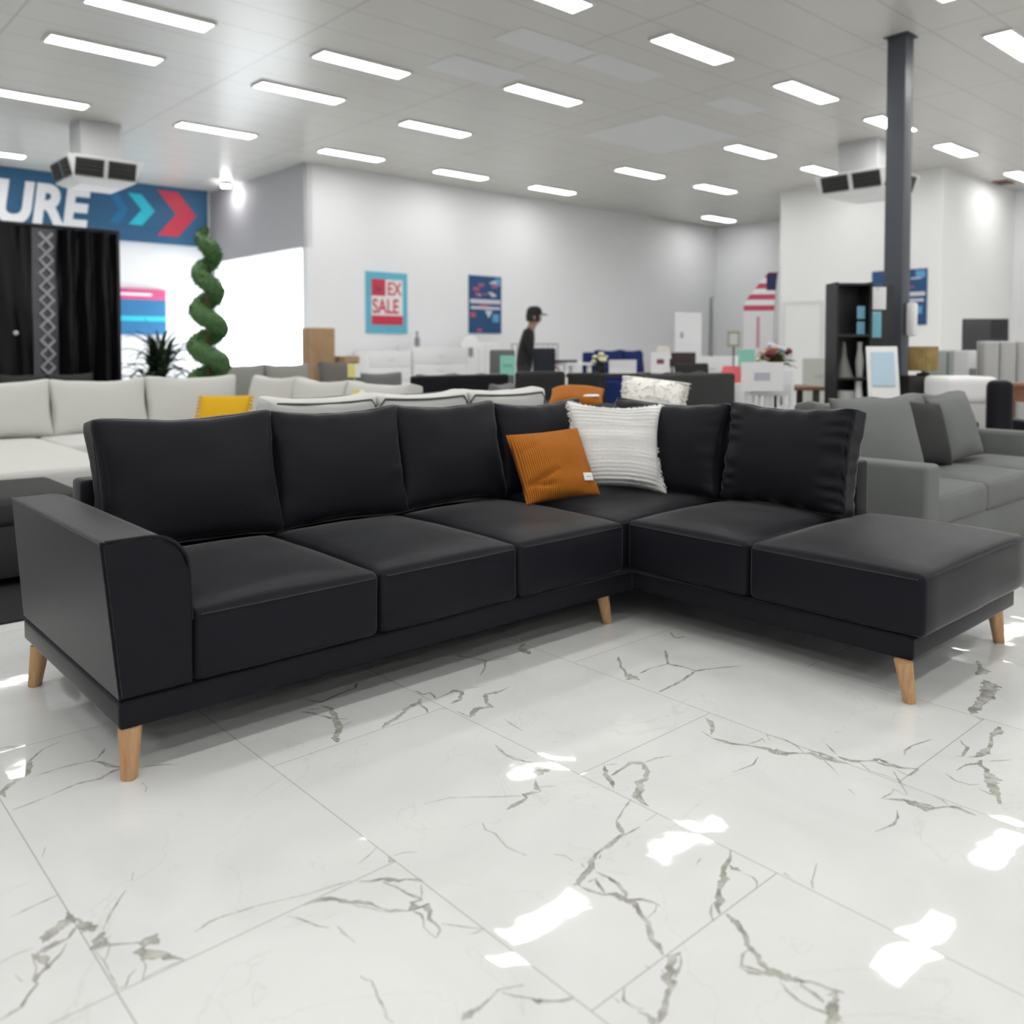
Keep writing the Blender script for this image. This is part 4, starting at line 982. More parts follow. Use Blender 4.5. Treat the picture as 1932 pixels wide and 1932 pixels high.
def person():
    p = gp(988, 11.9); t = thing('person', 'person in black cap, grey top and black jacket leaning over a low seat', 'person', p, YAW-R(90))
    bm = bmesh.new(); sk = bm.verts.layers.skin.verify(); V = {}
    def v(n, x, y, z, r): V[n] = bm.verts.new((x, y, z)); V[n][sk].radius = (r, r)
    def e(*ns):
        for a, b2 in zip(ns, ns[1:]): bm.edges.new((V[a], V[b2]))
    v('pel', 0, 0, 0.93, 0.15); V['pel'][sk].use_root = True
    v('wai', 0.02, 0, 1.10, 0.13); v('che', 0.06, 0, 1.30, 0.16); v('nec0', 0.09, 0, 1.42, 0.07); v('nec', 0.115, 0, 1.49, 0.052)
    v('hea', 0.15, 0, 1.57, 0.085); v('hea2', 0.15, 0, 1.65, 0.088); v('cro', 0.14, 0, 1.71, 0.06); v('nos', 0.245, 0, 1.575, 0.014)
    e('pel', 'wai', 'che', 'nec0', 'nec', 'hea', 'hea2', 'cro'); e('hea', 'nos')
    for s, k in ((1, 'l'), (-1, 'r')):
        v('sh'+k, 0.06, s*0.19, 1.375, 0.075); v('el'+k, 0.10, s*0.23, 1.11, 0.048); v('wr'+k, 0.34, s*0.17, 0.96, 0.032); v('pa'+k, 0.41, s*0.165, 0.925, 0.034)
        e('che', 'sh'+k, 'el'+k, 'wr'+k, 'pa'+k)
        for i in range(4):
            v('f%d%s' % (i, k), 0.47, s*(0.135+0.02*i), 0.90, 0.010); v('g%d%s' % (i, k), 0.505-0.006*abs(i-1), s*(0.133+0.021*i), 0.872, 0.008); e('pa'+k, 'f%d%s' % (i, k), 'g%d%s' % (i, k))
        v('t0'+k, 0.43, s*0.115, 0.925, 0.011); v('t1'+k, 0.465, s*0.10, 0.905, 0.009); e('pa'+k, 't0'+k, 't1'+k)
        v('hi'+k, 0.0, s*0.10, 0.86, 0.105); v('kn'+k, 0.03, s*0.115, 0.48, 0.068); v('an'+k, -0.02, s*0.12, 0.09, 0.045); v('to'+k, 0.13, s*0.13, 0.045, 0.042)
        e('pel', 'hi'+k, 'kn'+k, 'an'+k, 'to'+k)
    me = bpy.data.meshes.new('tmp'); bm.to_mesh(me); bm.free(); o = bpy.data.objects.new('tmp', me); COL.objects.link(o)
    md = o.modifiers.new('s', 'SKIN'); md.use_smooth_shade = True; o.modifiers.new('d', 'SUBSURF').levels = 2
    dg = bpy.context.evaluated_depsgraph_get(); me2 = bpy.data.meshes.new_from_object(o.evaluated_get(dg)); bpy.data.objects.remove(o)
    SK = mat('skin', (0.42, 0.24, 0.17), 0.6); me2.materials.clear()
    for m in (SK, mat('black_cloth', (0.012, 0.012, 0.013), 0.85), mat('grey_jersey', (0.22, 0.22, 0.235), 0.9), mat('dark_trousers', (0.03, 0.03, 0.035), 0.85)): me2.materials.append(m)
    for f in me2.polygons:
        c = f.center
        if c.z > 1.46: i = 0
        elif c.x > 0.33: i = 0
        elif c.z < 0.07: i = 1
        elif c.z < 0.94 and abs(c.y) < 0.24 and c.x < 0.2: i = 3
        elif abs(c.y) < 0.11 and c.x > 0.09: i = 2
        else: i = 1
        f.material_index = i; f.use_smooth = True
    me2.name = 'body'; bo = bpy.data.objects.new('body', me2); COL.objects.link(bo); bo.parent = t
    cp = MB().lathe([(0.102, 1.635), (0.108, 1.66), (0.10, 1.71), (0.065, 1.745), (0, 1.755)], 20, (0.145, 0, 0))
    cp.prism([(0.22, -0.08), (0.29, -0.065), (0.325, 0), (0.29, 0.065), (0.22, 0.08)], lambda q: (q[0], q[1], 1.638-0.10*(q[0]-0.22)), lambda q: (q[0], q[1], 1.650-0.10*(q[0]-0.22)))
    cp.build('cap', mat('black_cloth', (0, 0, 0)), t)
    MB().lathe([(0.092, 1.545), (0.099, 1.60), (0.101, 1.645)], 20, (0.128, 0, 0)).build('hair', BLACK, t)
    for s in (1, -1):
        MB().lathe([(0, -0.012), (0.012, 0), (0, 0.012)], 8, (0.226, s*0.032, 1.603)).build('eye', BLACK, t)
        ear = MB().lathe([(0.006, -0.03), (0.018, 0), (0.006, 0.03)], 8, (0.145, s*0.098, 1.59)).build('ear', SK, t)
    MB().box(0.232, 0.238, -0.022, 0.022, 1.535, 1.541).build('mouth', mat('lip', (0.3, 0.12, 0.1), 0.6), t)
person()
# ------------------------------------------------------------------ chairs, tables, plants and displays in the middle distance
def chair(label, p, rz, m, top=0.95, w=0.45, slats=0, name='dining_chair', group=None, round_back=False):
    t = thing(name, label, 'chair', p, rz, group)
    o = link_bm('seat', soft_box(bmesh.new(), w, w, 0.05, 0.02, 4), m, t, 60); o.location = (0, 0, 0.455)
    for sx in (-1, 1):
        MB().box(sx*(w/2-0.03)-0.018, sx*(w/2-0.03)+0.018, -w/2+0.01, -w/2+0.045, 0, 0.43, 0.004).build('leg', m, t)
        MB().box(sx*(w/2-0.03)-0.018, sx*(w/2-0.03)+0.018, w/2-0.045, w/2-0.01, 0, (top if slats else 0.43), 0.004).build('leg', m, t)
    if slats:
        bk = MB(); bk.box(-w/2+0.03, w/2-0.03, w/2-0.042, w/2-0.014, top-0.20, top, 0.006)
        MB().box(-w/2+0.03, w/2-0.03, w/2-0.04, w/2-0.016, 0.52, 0.56, 0.004).build('rail', m, t)
        bo = bk.build('backrest', m, t)
        for i in range(slats):
            x = -w/2+0.055+(w-0.11)*(i+0.5)/slats
            MB().box(x-0.012, x+0.012, w/2-0.036, w/2-0.02, 0.56, top-0.20).build('slat', m, bo)
    else:
        o = link_bm('backrest', soft_box(bmesh.new(), w, 0.06, top-0.5, 0.05 if round_back else 0.028, 5), m, t, 60); o.location = (0, w/2-0.02, (top+0.5)/2+0.01); o.rotation_euler = (-R(6), 0, 0)
    return t
BF = mat('black_chair_fabric', (0.02, 0.02, 0.021), 0.8)
chair('grey upholstered chair with a mint card behind the person', gp(946, 10.5), R(142), GREYF, 1.15, 0.30)
chair('black rounded tub chair in front of the grey sofa below the person', gp(1016, 7.15), R(140), BF, 0.975, 0.40, round_back=True)
chair('black rounded chair behind the orange pillow on the charcoal sofa', gp(1078, 8.4), R(170), BF, 0.93, 0.40, round_back=True)
chair('dark navy chair in front of the person in the cap', gp(1026, 10.9), R(138), mat('ink_fabric', (0.01, 0.01, 0.025), 0.7), 1.17, 0.28)
chair('dark brown dining chair beyond the white picture sign', gp(1282, 11.8), R(-60), mat('umber_stain', (0.035, 0.02, 0.02), 0.5), 1.12, 0.42, 5)
chair('black bucket chair near the thin grey pole', gp(1326, 10.9), R(-20), BF, 0.975, 0.50, round_back=True)
chair('black framed chair behind the flower arrangement on the table', gp(1500, 9.7), R(25), BF, 0.97, 0.44)
WHC = mat('white_chair_paint', (0.78, 0.78, 0.80), 0.45)
chair('white slat back chair with a paper over it behind the black chaise cushions', gp(1440, 6.9), R(138), WHC, 1.00, 0.40, 6)
chair('white chair partly hidden by the slat back chair with paper', gp(1396, 7.75), R(138), WHC, 0.86, 0.36, 2)
np_ = at(1438, 708, 6.62); nt_ = thing('notice_paper', 'white printed paper over the top of the slat back chair', 'paper', (np_.x, np_.y, 0.84), R(-42))
MB().box(-0.16, 0.16, -0.003, 0.003, 0, 0.22).build('sheet', PAPER, nt_, 0); MB().box(-0.06, 0.06, -0.0045, -0.003, 0.08, 0.14).build('print', mat('faint_print', (0.5, 0.5, 0.58), 0.7), nt_, 0)
def table(label, p, rz, w, d, h, m, legm=None, name='table'):
    t = thing(name, label, 'table', p, rz); MB().box(-w/2, w/2, -d/2, d/2, h-0.035, h, 0.006).build('table_top', m, t)
    for sx in (-1, 1):
        for sy in (-1, 1): MB().box(sx*(w/2-0.06)-0.025, sx*(w/2-0.06)+0.025, sy*(d/2-0.06)-0.025, sy*(d/2-0.06)+0.025, 0, h-0.035).build('leg', legm or m, t)
    return t
DKT = mat('black_table', (0.015, 0.013, 0.012), 0.4)
table('white desk in front of the grey metal bed head', gp(1072, 12.6), 0, 0.60, 0.5, 0.97, WHITEM)
nb = MB().box(-0.28, 0.2, -0.12, 0.12, 0.0, 0.04, 0.008); p = gp(1060, 12.5); nbo = nb.build('folded_cloth', mat('plum_cloth', (0.06, 0.05, 0.09), 0.8), None); nbo.location = (p[0], p[1], 0.971); tag(nbo, 'dark plum folded cloth on the white desk', 'cloth')
table('long black console table with flowers and white sign holders', gp(1192, 9.6), R(-10), 1.15, 0.4, 0.90, DKT)
table('dark brown table under the flower arrangement and red lamp', gp(1455, 8.6), R(-42), 0.85, 0.6, 0.80, BROWN, DKT)
table('black side table beneath the pink shaded lamp', gp(1372, 9.9), 0, 0.5, 0.5, 0.72, DKT, BROWN)
def posy(label, p, z, rpot, hpot, potm, cols, rad, n, seed, leaf=LEAF, name='flower_pot'):
    t = thing(name, label, 'plant', (p[0], p[1], z)); rnd = random.Random(seed)
    MB().lathe([(rpot*0.8, 0), (rpot, 0.01), (rpot*1.05, hpot), (rpot*0.9, hpot), (rpot*0.85, hpot*0.85), (0, hpot*0.85)], 16).build('pot', potm, t)
    b = MB()
    for i in range(n): leaf_blade(b, (0, 0, hpot*0.85), rnd.uniform(0, 6.28), rnd.uniform(0.3, 1.4), rad*rnd.uniform(0.7, 1.2), rad*0.12, 1.0)
    b.build('foliage', leaf, t)
    for c, k in cols:
        for i in range(k):
            a = rnd.uniform(0, 6.28); e = rnd.uniform(0.2, 1.5); r = rad*rnd.uniform(0.5, 0.95); q = (r*math.cos(a)*math.cos(e), r*math.sin(a)*math.cos(e), hpot+r*math.sin(e))
            s = rad*rnd.uniform(0.16, 0.3); prof = [(0, -s*0.7), (s*0.8, -s*0.3), (s, 0.1*s), (s*0.6, 0.6*s), (0, 0.7*s)]
            MB().lathe(prof, 9, q).build('bloom', c, t)
CREAM = mat('cream_petal', (0.80, 0.76, 0.55), 0.7); PALEB = mat('pale_blue_petal', (0.55, 0.66, 0.78), 0.7); PEACH = mat('peach_petal', (0.65, 0.40, 0.30), 0.7); WINE = mat('wine_petal', (0.16, 0.02, 0.03), 0.7)
p = gp(1133, 9.6); posy('cream flowers in a small black pot on the console table', p, 0.901, 0.06, 0.09, BLACK, [(CREAM, 9)], 0.13, 14, 3)
p = gp(1460, 8.5); posy('round green flower arrangement with pale blue and peach blooms on the brown table', p, 0.801, 0.07, 0.22, DLEAF, [(PALEB, 3), (PEACH, 6), (CREAM, 3), (WINE, 2)], 0.20, 60, 5, mat('olive_leaf', (0.07, 0.085, 0.03), 0.6))
def sign_holder(label, px, d, z, w, h, printm=None, rz=R(-42)):
    p = at(px, 660, d); t = thing('sign_holder', label, 'sign', (p.x, p.y, z), rz)
    MB().box(-w/2, w/2, -0.004, 0.004, 0.0, h).build('sheet', PAPER, t, 0); MB().box(-w/2, w/2, -0.03, 0.06, 0, 0.006).build('base', WHITE, t, 0)
    if printm: MB().box(-w*0.2, w*0.2, -0.0055, -0.004, h*0.45, h*0.68).build('print', printm, t, 0)
sign_holder('wide white sign on the black console table', 1175, 9.5, 0.901, 0.30, 0.145)
sign_holder('square white sign with a small dark red and blue print', 1246, 9.4, 0.901, 0.20, 0.225, mat('wine_print', (0.25, 0.07, 0.12), 0.6))
tl2 = thing('table_lamp', 'small cream shaded lamp above the white picture sign', 'lamp', (*gp(1252, 10.2)[:2], 0)); 
MB().lathe([(0.12, 0), (0.12, 0.02), (0.02, 0.04), (0.02, 1.06)], 14).build('base', DKT, tl2); MB().lathe([(0.09, 1.05), (0.075, 1.20), (0, 1.20)], 16).build('lamp_shade', mat('cream_shade', (0.8, 0.78, 0.72), 0.8), tl2)
pl = thing('table_lamp', 'pink red conical shaded lamp on the black side table', 'lamp', (*gp(1381, 9.8)[:2], 0.721))
MB().lathe([(0.07, 0), (0.07, 0.015), (0.015, 0.03), (0.015, 0.12)], 14).build('base', DKT, pl); MB().lathe([(0.155, 0.065), (0.095, 0.25), (0.09, 0.25), (0.145, 0.065)], 24).build('lamp_shade', mat('coral_shade', (0.85, 0.16, 0.18), 0.7), pl)
c = thing('price_card', 'mint green card on the grey chair behind the person', 'card', (*gp(958, 10.15)[:2], 0.86), R(-50)); MB().box(-0.09, 0.09, -0.003, 0.003, 0, 0.23).build('face', MINT, c, 0); MB().box(-0.06, 0.06, -0.0045, -0.003, 0.09, 0.13).build('print', mat('mint_print', (0.2, 0.5, 0.42), 0.7), c, 0)
q = at(1408, 690, 9.4); c = thing('price_card', 'mint green box near the foot of the white feather banner', 'card', (q.x, q.y, 0), R(-40)); MB().box(-0.075, 0.075, -0.06, 0.06, 0.98, 1.16, 0.004).build('face', MINT, c, 0); MB().box(-0.02, 0.02, -0.02, 0.02, 0, 0.98).build('stem', STEEL, c, 0); MB().box(-0.12, 0.12, -0.1, 0.1, 0, 0.01).build('base', STEEL, c, 0)
for (px, py0, py1, d, w, lb) in ((668, 712, 686, 8.3, 0.12, 'pale yellow price card standing beyond the light corner sofa'), (676, 752, 735, 6.0, 0.09, 'yellow and white price card on the light corner sofa cushions'), (1056, 742, 712, 7.6, 0.14, 'white and yellow price card in front of the black rounded chairs')):
    z0, z1 = zat(py0, d, px), zat(py1, d, px); q = at(px, py0, d)
    zb = 0.47 if px == 676 else 0; z0 -= zb; z1 -= zb; c = thing('price_card', lb, 'card', (q.x, q.y, zb), R(-42)); MB().box(-w/2, 0.1*w, -0.003, 0.003, z0, z1).build('yellow_face', YEL, c, 0); MB().box(0.1*w, w/2, -0.003, 0.003, z0, z1).build('white_face', PAPER, c, 0)
    MB().tube([(0, 0.006, 0.0), (0, 0.006, z1-0.01)], 0.005, 6).build('stem', STEEL, c, 0); MB().lathe([(0.06, 0), (0.06, 0.008), (0, 0.01)], 12).build('base', STEEL, c, 0)
q = at(1540, 762, 5.0); c = thing('price_tag', 'white paper tag with yellow edge lying on the mid grey sofa back', 'tag', (4.62, 2.60, 0.7365), R(10)); MB().box(-0.07, 0.09, -0.05, 0.05, 0, 0.006).build('sheet', PAPER, c, 0); MB().box(0.0, 0.14, -0.045, 0.045, 0.006, 0.011).build('yellow_sheet', YEL, c, 0)
# tall white things by the corner
wt = thing('pull_up_banner', 'slim white pull up banner by the long wall near the corner', 'banner', (*gp(1298, 14.6)[:2], 0), R(-20))
MB().box(-0.26, 0.26, -0.01, 0.01, 0.06, 1.78).build('sheet', mat('banner_white', (0.80, 0.80, 0.82), 0.6), wt, 0); MB().box(-0.28, 0.28, -0.09, 0.09, 0, 0.06, 0.01).build('base', STEEL, wt); MB().box(-0.16, -0.1, -0.012, -0.01, 1.35, 1.45).build('print', mat('grey_ink', (0, 0, 0)), wt, 0)
pl_ = thing('pole', 'thin dark grey pole standing in the wall corner', 'pole', (*gp(1341, 15.6)[:2], 0)); MB().tube([(0, 0, 0), (0, 0, 2.1)], [0.05, 0.03], 10).build('shaft', mat('grey_pole', (0.22, 0.22, 0.22), 0.5), pl_); MB().lathe([(0.16, 0), (0.16, 0.02), (0.05, 0.04)], 14).build('base', BLACK, pl_)
pf = thing('picture_frame', 'small gold and grey framed picture near the wall corner', 'picture', (*gp(1384, 12.5)[:2], 0), R(-60)); MB().box(-0.085, 0.085, -0.01, 0.01, 1.2, 1.42, 0.004).build('frame', mat('aged_gold', (0.32, 0.30, 0.2), 0.5), pf, 0); MB().box(-0.06, 0.06, -0.013, -0.01, 1.23, 1.39).build('picture', mat('pale_print', (0.6, 0.62, 0.6), 0.6), pf, 0); MB().tube([(0, 0.02, 0), (0, 0.02, 1.25)], 0.012).build('stem', BLACK, pf); MB().lathe([(0.12, 0), (0.12, 0.015), (0, 0.02)], 14).build('base', BLACK, pf)
chest('low white cabinet in the wall corner behind the mint box', gp(1362, 14.2), 0.8, 0.5, 1.05, R(-90), 3)
chest('pale green grey cabinet at the foot of the office wall', gp(1560, 13.6), 0.6, 0.4, 1.02, R(-90), 2, mat('sage_paint', (0.50, 0.51, 0.46), 0.6))
def feather():
    p = gp(1428, 10.4); t = thing('feather_flag', 'white feather banner with a striped flag top beside the office wall', 'banner', p, R(-46))
    zt = lambda py: HC+(660-py)*10.4/FPX
    MB().tube([(0.20, 0, 0.0), (0.20, 0, 1.5), (0.225, 0, 1.95), (0.24, 0, zt(512))], 0.010).build('pole', STEEL, t); MB().box(-0.2, 0.32, -0.15, 0.15, 0, 0.02).build('base', BLACK, t)
    def edge(z): f = max(0, (z-1.70)/(zt(512)-1.70)); return -0.16+0.30*f**1.1, 0.205+0.03*f
    def strip(z0, z1, m, n, dy=0.0, x0=None):
        b = MB(); k = 6; A = []; 
        for i in range(k+1):
            z = z0+(z1-z0)*i/k; l, r = edge(z)
            if x0 is not None: l = max(l, x0)
            if z < 1.0: l = l
            A.append([b.bm.verts.new(q) for q in ((l, -0.004-dy, z), (r, -0.004-dy, z), (r, 0.004, z), (l, 0.004, z))])
        for a, c in zip(A, A[1:]):
            for j in range(4): b.bm.faces.new((a[j], a[(j+1) % 4], c[(j+1) % 4], c[j]))
        b.bm.faces.new(A[0]); b.bm.faces.new(A[-1]); b.build(n, m, t, 0)
    strip(0.45, 1.62, mat('banner_white', (0, 0, 0)), 'white_panel')
    z = 1.62; top = zt(514); k = 7
    for i in range(k): strip(z+(top-z)*i/k, z+(top-z)*(i+1)/k, mat('flag_red', (0.55, 0.08, 0.14), 0.6) if i % 2 == 0 else LETW, 'stripe')
    strip(zt(548), zt(516), mat('flag_blue', (0.015, 0.02, 0.09), 0.6), 'blue_field', 0.002, 0.105)
    MB().box(-0.01, 0.03, -0.006, -0.004, 1.18, 1.55).build('print', mat('rose_print', (0.6, 0.35, 0.4), 0.7), t, 0)
feather()
# black display cabinet, wrapped column foot, notices, leaflets
def display():
    p = gp(1600, 9.0); t = thing('display_shelf', 'tall black open shelf unit with shapes standing in for reflections beside the dark column', 'shelf', p, R(-42))
    w, d, h = 0.37, 0.30, 1.84
    MB().box(-w/2, w/2, d/2-0.015, d/2, 0, h).build('back_panel', BLACK, t, 0)
    for s in (-1, 1): MB().box(s*(w/2-0.012)-0.012, s*(w/2-0.012)+0.012, -d/2, d/2-0.015, 0, h).build('side_panel', BLACK, t, 0)
    for z in (0.03, 0.48, 0.86, 1.30, h-0.02): MB().box(-w/2+0.024, w/2-0.024, -d/2+0.01, d/2-0.015, z-0.012, z+0.012).build('shelf', BLACK, t, 0)
    mw = t.matrix_basis
    SIL = mat('silver_grey', (0.50, 0.50, 0.48), 0.4); SKYB = mat('sky_blue_card', (0.18, 0.42, 0.55), 0.6)
    T0 = Matrix.Translation(p) @ Matrix.Rotation(R(-42), 4, 'Z')
    def orn(lb, x, y, z, prof, m, nm='reflection_shape'):  # pale solids added to stand in for reflections in the black cabinet
        o = MB().lathe(prof, 14).build(nm, m, None); o.location = T0 @ Vector((x, y, z+0.0125)); tag(o, lb, 'reflection_shape')
    orn('grey cone standing in for a reflection on the third shelf of the black unit', -0.06, -0.04, 0.86, [(0.10, 0), (0.09, 0.02), (0.03, 0.22), (0.018, 0.36), (0, 0.37)], mat('reflection_grey', (0.16, 0.16, 0.15), 0.5))
    orn('silver bowl standing in for a reflection on the second shelf of the black unit', -0.05, -0.03, 0.48, [(0.03, 0), (0.05, 0.02), (0.11, 0.16), (0.10, 0.24), (0.09, 0.24), (0.02, 0.06), (0, 0.06)], SIL)
    orn('tall white vase shape for a reflection on the second shelf of the black unit', 0.10, -0.03, 0.48, [(0.04, 0), (0.055, 0.12), (0.035, 0.28), (0.04, 0.34), (0.03, 0.34), (0, 0.3)], WHITEM)
    orn('slim grey vase shape for a reflection on the third shelf of the black unit', 0.11, -0.03, 0.86, [(0.035, 0), (0.045, 0.16), (0.025, 0.3), (0.03, 0.36), (0, 0.36)], SIL)
    orn('white urn shape for a reflection on the bottom shelf of the black unit', -0.04, -0.03, 0.03, [(0.05, 0), (0.07, 0.1), (0.11, 0.3), (0.09, 0.40), (0.06, 0.42), (0, 0.42)], mat('reflection_off_white', (0.62, 0.62, 0.59), 0.4))
    orn('small grey urn shape for a reflection on the bottom shelf of the black unit', 0.105, -0.04, 0.03, [(0.03, 0), (0.05, 0.1), (0.05, 0.22), (0.03, 0.3), (0, 0.3)], SIL)
    for z, lb in ((1.55, 'upper'), (1.36, 'lower')):
        o = MB().box(-0.04, 0.04, -0.004, 0.004, 0, 0.13).build('small_card', SKYB, None, 0); o.matrix_world = T0 @ Matrix.Translation((0.10, -0.07, 1.3125 if lb == 'lower' else 1.47)); tag(o, '%s pale blue card on the top shelf of the black unit' % lb, 'card')
display()
wp0 = gp(1656, 9.05); wrap = thing('notice_pillar', 'black notice pillar standing against the lower part of the dark column', 'pillar', wp0, R(-42)); MB().box(-0.135, 0.135, -0.05, 0.05, 0, 1.82, 0.008).build('panel', BLACK, wrap); MB().box(-0.16, 0.16, -0.08, 0.08, 0, 0.08, 0.006).build('plinth', BLACK, wrap)
def notice(label, y, z0, z1, w, m):
    o = thing('notice', label, 'notice', Matrix.Translation(wp0) @ Matrix.Rotation(R(-42), 4, 'Z') @ Vector((y, -0.0515, z0)), R(-42)); MB().box(-w/2, w/2, -0.005, 0.0, 0, z1-z0).build('sheet', m, o, 0); MB().box(-0.012, 0.012, -0.008, -0.005, z1-z0-0.03, z1-z0-0.01).build('clip', STEEL, o, 0)
notice('white paper notice pinned high on the black notice pillar', -0.035, 1.57, 1.80, 0.18, PAPER)
notice('light blue notice below the white paper on the black notice pillar', -0.06, 1.28, 1.55, 0.14, mat('notice_blue', (0.22, 0.52, 0.66), 0.6))
o = MB().box(-0.055, 0.055, -0.045, 0.045, 0, 0.36, 0.03).build('paper_roll', PAPER, None); o.location = (9.44, 4.08, 1.30); tag(o, 'white paper cover hung on the shaded side of the dark column', 'paper')
def leaflets():
    p = gp(1680, 7.9); t = thing('leaflet_stand', 'white floor stand holding pale blue leaflets in front of the column', 'stand', p, R(-50))
    Mx = Matrix.Rotation(-R(14), 4, 'X')
    MB().box(-0.14, 0.14, -0.012, 0.012, 0.62, 1.22, 0.006, m=Mx).build('panel', WHITE, t); MB().box(-0.14, 0.14, -0.16, 0.16, 0, 0.02, 0.006).build('base', WHITE, t); MB().box(-0.02, 0.02, 0.0, 0.03, 0.02, 0.9, m=Mx).build('post', WHITE, t)
    MB().box(-0.10, 0.10, -0.03, -0.012, 0.84, 1.16, m=Mx).build('leaflet', mat('leaflet_blue', (0.50, 0.66, 0.78), 0.6), t); MB().box(-0.12, 0.12, -0.05, -0.012, 0.62, 0.78, m=Mx).build('pocket', WHITE, t)
leaflets()
# right hand middle distance
tp = thing('wingback_chair', 'beige and pink high back armchair behind the leaflet stand', 'chair', gp(1700, 10.5), R(-30))
BEI = mat('beige_fabric', (0.50, 0.38, 0.25), 0.9)
o = link_bm('seat', soft_box(bmesh.new(), 0.55, 0.55, 0.2, 0.05, 4), BEI, tp, 60); o.location = (0, 0, 0.36)
o = link_bm('backrest', soft_box(bmesh.new(), 0.55, 0.12, 0.85, 0.055, 6, bulge=lambda u, v, w, q: q+Vector((-q.x*0.35*max(0, w), 0, 0))), BEI, tp, 60); o.location = (0, 0.25, 0.86); o.rotation_euler = (-R(8), 0, 0)
for sx in (-1, 1):
    for sy in (-1, 1): MB().lathe([(0.018, 0), (0.025, 0.27)], 8, (sx*0.22, sy*0.22, 0)).build('leg', BROWN, tp)
dk = thing('side_cabinet', 'black side cabinet under the golden brown drum lampshade', 'cabinet', gp(1734, 8.6), R(-42)); MB().box(-0.17, 0.17, -0.17, 0.17, 0.03, 0.90, 0.008).build('body', BLACK, dk); MB().box(-0.15, 0.15, -0.182, -0.17, 0.06, 0.44, 0.004).build('door', BLACK, dk); MB().box(-0.15, 0.15, -0.182, -0.17, 0.46, 0.86, 0.004).build('door', BLACK, dk); MB().box(-0.14, 0.14, -0.14, 0.14, 0, 0.03).build('plinth', BLACK, dk)
gl = thing('table_lamp', 'golden brown pleated drum lamp on the black side cabinet', 'lamp', (*gp(1742, 8.6)[:2], 0.901)); bmx = MB(); prof = [(0.13, 0.05), (0.125, 0.28)]
bm = bmx.bm; n = 48; A = []
for z in (0.045, 0.285): A.append([bm.verts.new(((0.130+0.006*(k % 2))*math.cos(2*math.pi*k/n), (0.130+0.006*(k % 2))*math.sin(2*math.pi*k/n), z)) for k in range(n)])
for k in range(n): bm.faces.new((A[0][k], A[0][(k+1) % n], A[1][(k+1) % n], A[1][k]))
bm.faces.new(A[1]); bmx.build('lamp_shade', mat('golden_brown', (0.28, 0.19, 0.065), 0.6, var=(9, 0.3)), gl); MB().lathe([(0.06, 0), (0.06, 0.02), (0.015, 0.03), (0.015, 0.06)], 12).build('base', BLACK, gl)
bedhead('grey green channelled headboard behind the white mattress', gp(1800, 9.9), 0.62, 1.15, mat('sage_velvet', (0.32, 0.35, 0.335), 0.85), rz=R(-42))
mt = thing('mattress', 'white thick mattress end beyond the mid grey sofa', 'mattress', gp(1812, 8.1), R(-42)); o = link_bm('body', soft_box(bmesh.new(), 0.46, 0.5, 0.24, 0.05, 5), WHITEM, mt, 60); o.location = (0, 0, 0.79); MB().box(-0.23, 0.23, -0.25, 0.25, 0.08, 0.67, 0.02).build('base', LIGHTF, mt)
for sx in (-1, 1):
    for sy in (-1, 1): MB().lathe([(0.02, 0), (0.025, 0.09)], 8, (sx*0.2, sy*0.2, 0)).build('leg', BLACK, mt)
tv = thing('television', 'dark grey flat screen on a white pedestal against the white side wall', 'television', gp(1858, 11.4), R(-50)); MB().box(-0.28, 0.28, -0.025, 0.025, 1.06, 1.56, 0.01).build('screen', mat('screen_grey', (0.045, 0.046, 0.048), 0.3), tv); MB().box(0.06, 0.26, -0.03, -0.025, 1.30, 1.54).build('dark_panel', BLACK, tv); MB().box(-0.03, 0.03, 0.0, 0.03, 1.0, 1.3).build('neck', BLACK, tv); MB().box(-0.2, 0.2, -0.15, 0.15, 0, 1.0, 0.01).build('pedestal', WHITEM, tv)
bedhead('light grey tall channelled headboard behind the dark pillow', gp(1928, 8.7), 0.85, 1.24, mat('silver_velvet', (0.40, 0.40, 0.395), 0.85), rz=R(-42))
wb = thing('side_table', 'white bedside cabinet between the green and grey headboards', 'table', gp(1831, 9.2), R(-42)); MB().box(-0.1, 0.1, -0.15, 0.15, 0.05, 1.14, 0.01).build('body', WHITEM, wb); MB().box(-0.09, 0.09, -0.162, -0.15, 0.84, 0.96, 0.003).build('drawer', mat('shade_grey', (0.3, 0.3, 0.3), 0.6), wb); MB().box(-0.08, 0.08, -0.12, 0.12, 0, 0.05).build('plinth', WHITEM, wb)
da = thing('armchair', 'black armchair with rounded back behind the mid grey sofa', 'chair', gp(1858, 7.25), R(140)); MB().box(-0.3, 0.3, -0.3, 0.3, 0.1, 0.42, 0.04).build('base', BLACKL, da); o = link_bm('backrest', soft_box(bmesh.new(), 0.20, 0.12, 0.5, 0.055, 5), BLACKL, da, 60); o.location = (0, 0.22, 0.66)
for sx in (-1, 1):
    MB().box(sx*0.25-0.06, sx*0.25+0.06, -0.28, 0.28, 0.12, 0.58, 0.03).build('arm', BLACKL, da)
    for sy in (-1, 1): MB().lathe([(0.02, 0), (0.025, 0.11)], 8, (sx*0.22, sy*0.22, 0)).build('leg', BLACK, da)
ob = table('orange brown wooden table at the edge of the view behind the mid grey sofa', gp(1962, 7.6), R(-42), 0.4, 0.5, 0.86, mat('cherry_wood', (0.28, 0.11, 0.05), 0.45, var=(5, 0.2)))
MB().box(-0.17, 0.17, -0.22, 0.22, 0.70, 0.825).build('apron', MATS['cherry_wood'], ob)
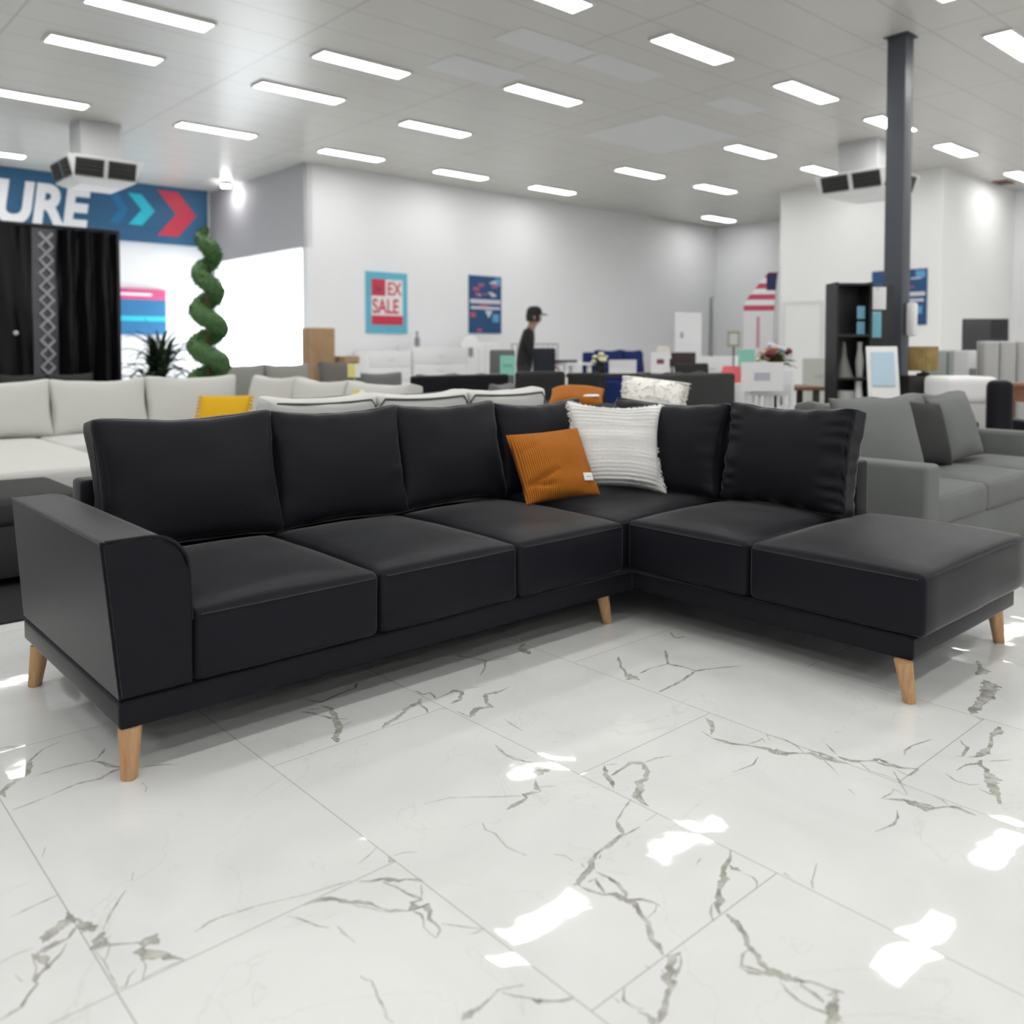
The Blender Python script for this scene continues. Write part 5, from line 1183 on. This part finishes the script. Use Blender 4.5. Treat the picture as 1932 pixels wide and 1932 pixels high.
# office wall doors, side panel
def door(n, y0, y1, h):
    d = thing('door_%d' % n, None, None, (16.598, (y0+y1)/2, 0)); d['kind'] = 'structure'; w = y1-y0
    MB().box(-0.03, 0.0, -w/2, w/2, 0, h, 0.004).build('leaf', mat('door_white', (0.84, 0.84, 0.835), 0.5), d, 0)
    f = MB(); f.box(-0.045, 0.0, -w/2-0.06, -w/2, 0, h+0.06); f.box(-0.045, 0.0, w/2, w/2+0.06, 0, h+0.06); f.box(-0.045, 0.0, -w/2, w/2, h, h+0.06); f.build('door_frame', mat('frame_grey', (0.74, 0.74, 0.74), 0.5), d, 0)
    MB().tube([(-0.03, w/2-0.08, 1.0), (-0.08, w/2-0.08, 1.0), (-0.08, w/2-0.2, 1.0)], 0.012).build('door_handle', STEEL, d)
door(1, 9.02, 9.80, 2.10)
struct('wall_panel', [(X1-0.03, X1, 4.2, 6.5, 0, 3.0)], WALLW)
# ceiling air diffusers
def diffuser(label, p, s=1.0, hang=0.5):
    t = thing('air_diffuser', label, 'vent', p); H = 0.40; z1 = -hang; z0 = -hang-H
    MB().box(-0.33*s, 0.33*s, -0.33*s, 0.33*s, z1, 0.0, 0.01).build('duct', mat('duct_metal', (0.62, 0.63, 0.64), 0.4), t)
    b = MB(); A = []
    for r, z in ((0.40, z1+0.02), (0.60, z1-0.03), (0.50, z0+0.07), (0.34, z0)): A.append([b.bm.verts.new((sx*r*s, sy*r*s, z)) for sx, sy in ((-1, -1), (1, -1), (1, 1), (-1, 1))])
    for a, c in zip(A, A[1:]):
        for k in range(4): b.bm.faces.new((a[k], a[(k+1) % 4], c[(k+1) % 4], c[k]))
    b.bm.faces.new(A[0]); b.bm.faces.new(A[-1]); b.build('head', WHITE, t, 20)
    zc = (z1-0.03+z0+0.07)/2; rc = 0.55*s; tilt = math.atan2(0.10*s, H-0.10)
    for k in range(4):
        for q in (-1, 1):
            Mx = Matrix.Rotation(k*math.pi/2, 4, 'Z') @ Matrix.Translation((rc, q*0.262*s, zc)) @ Matrix.Rotation(tilt, 4, 'Y')
            g = MB().box(-0.006, 0.014, -0.225*s, 0.225*s, -0.125, 0.125, 0.004, m=Mx).build('grille', mat('grille_dark', (0.02, 0.02, 0.02), 0.6), t)
            for i in range(4): MB().box(0.012, 0.024, -0.215*s, 0.215*s, -0.10+i*0.06, -0.09+i*0.06, m=Mx).build('louvre', mat('louvre_grey', (0.06, 0.06, 0.06), 0.5), g)
diffuser('white ceiling air diffuser with dark grilles hanging before the blue signboard', (4.15, 13.9, CH), 0.86, 0.54)
diffuser('white ceiling air diffuser with dark grilles behind the dark column', (13.85, 6.75, CH))
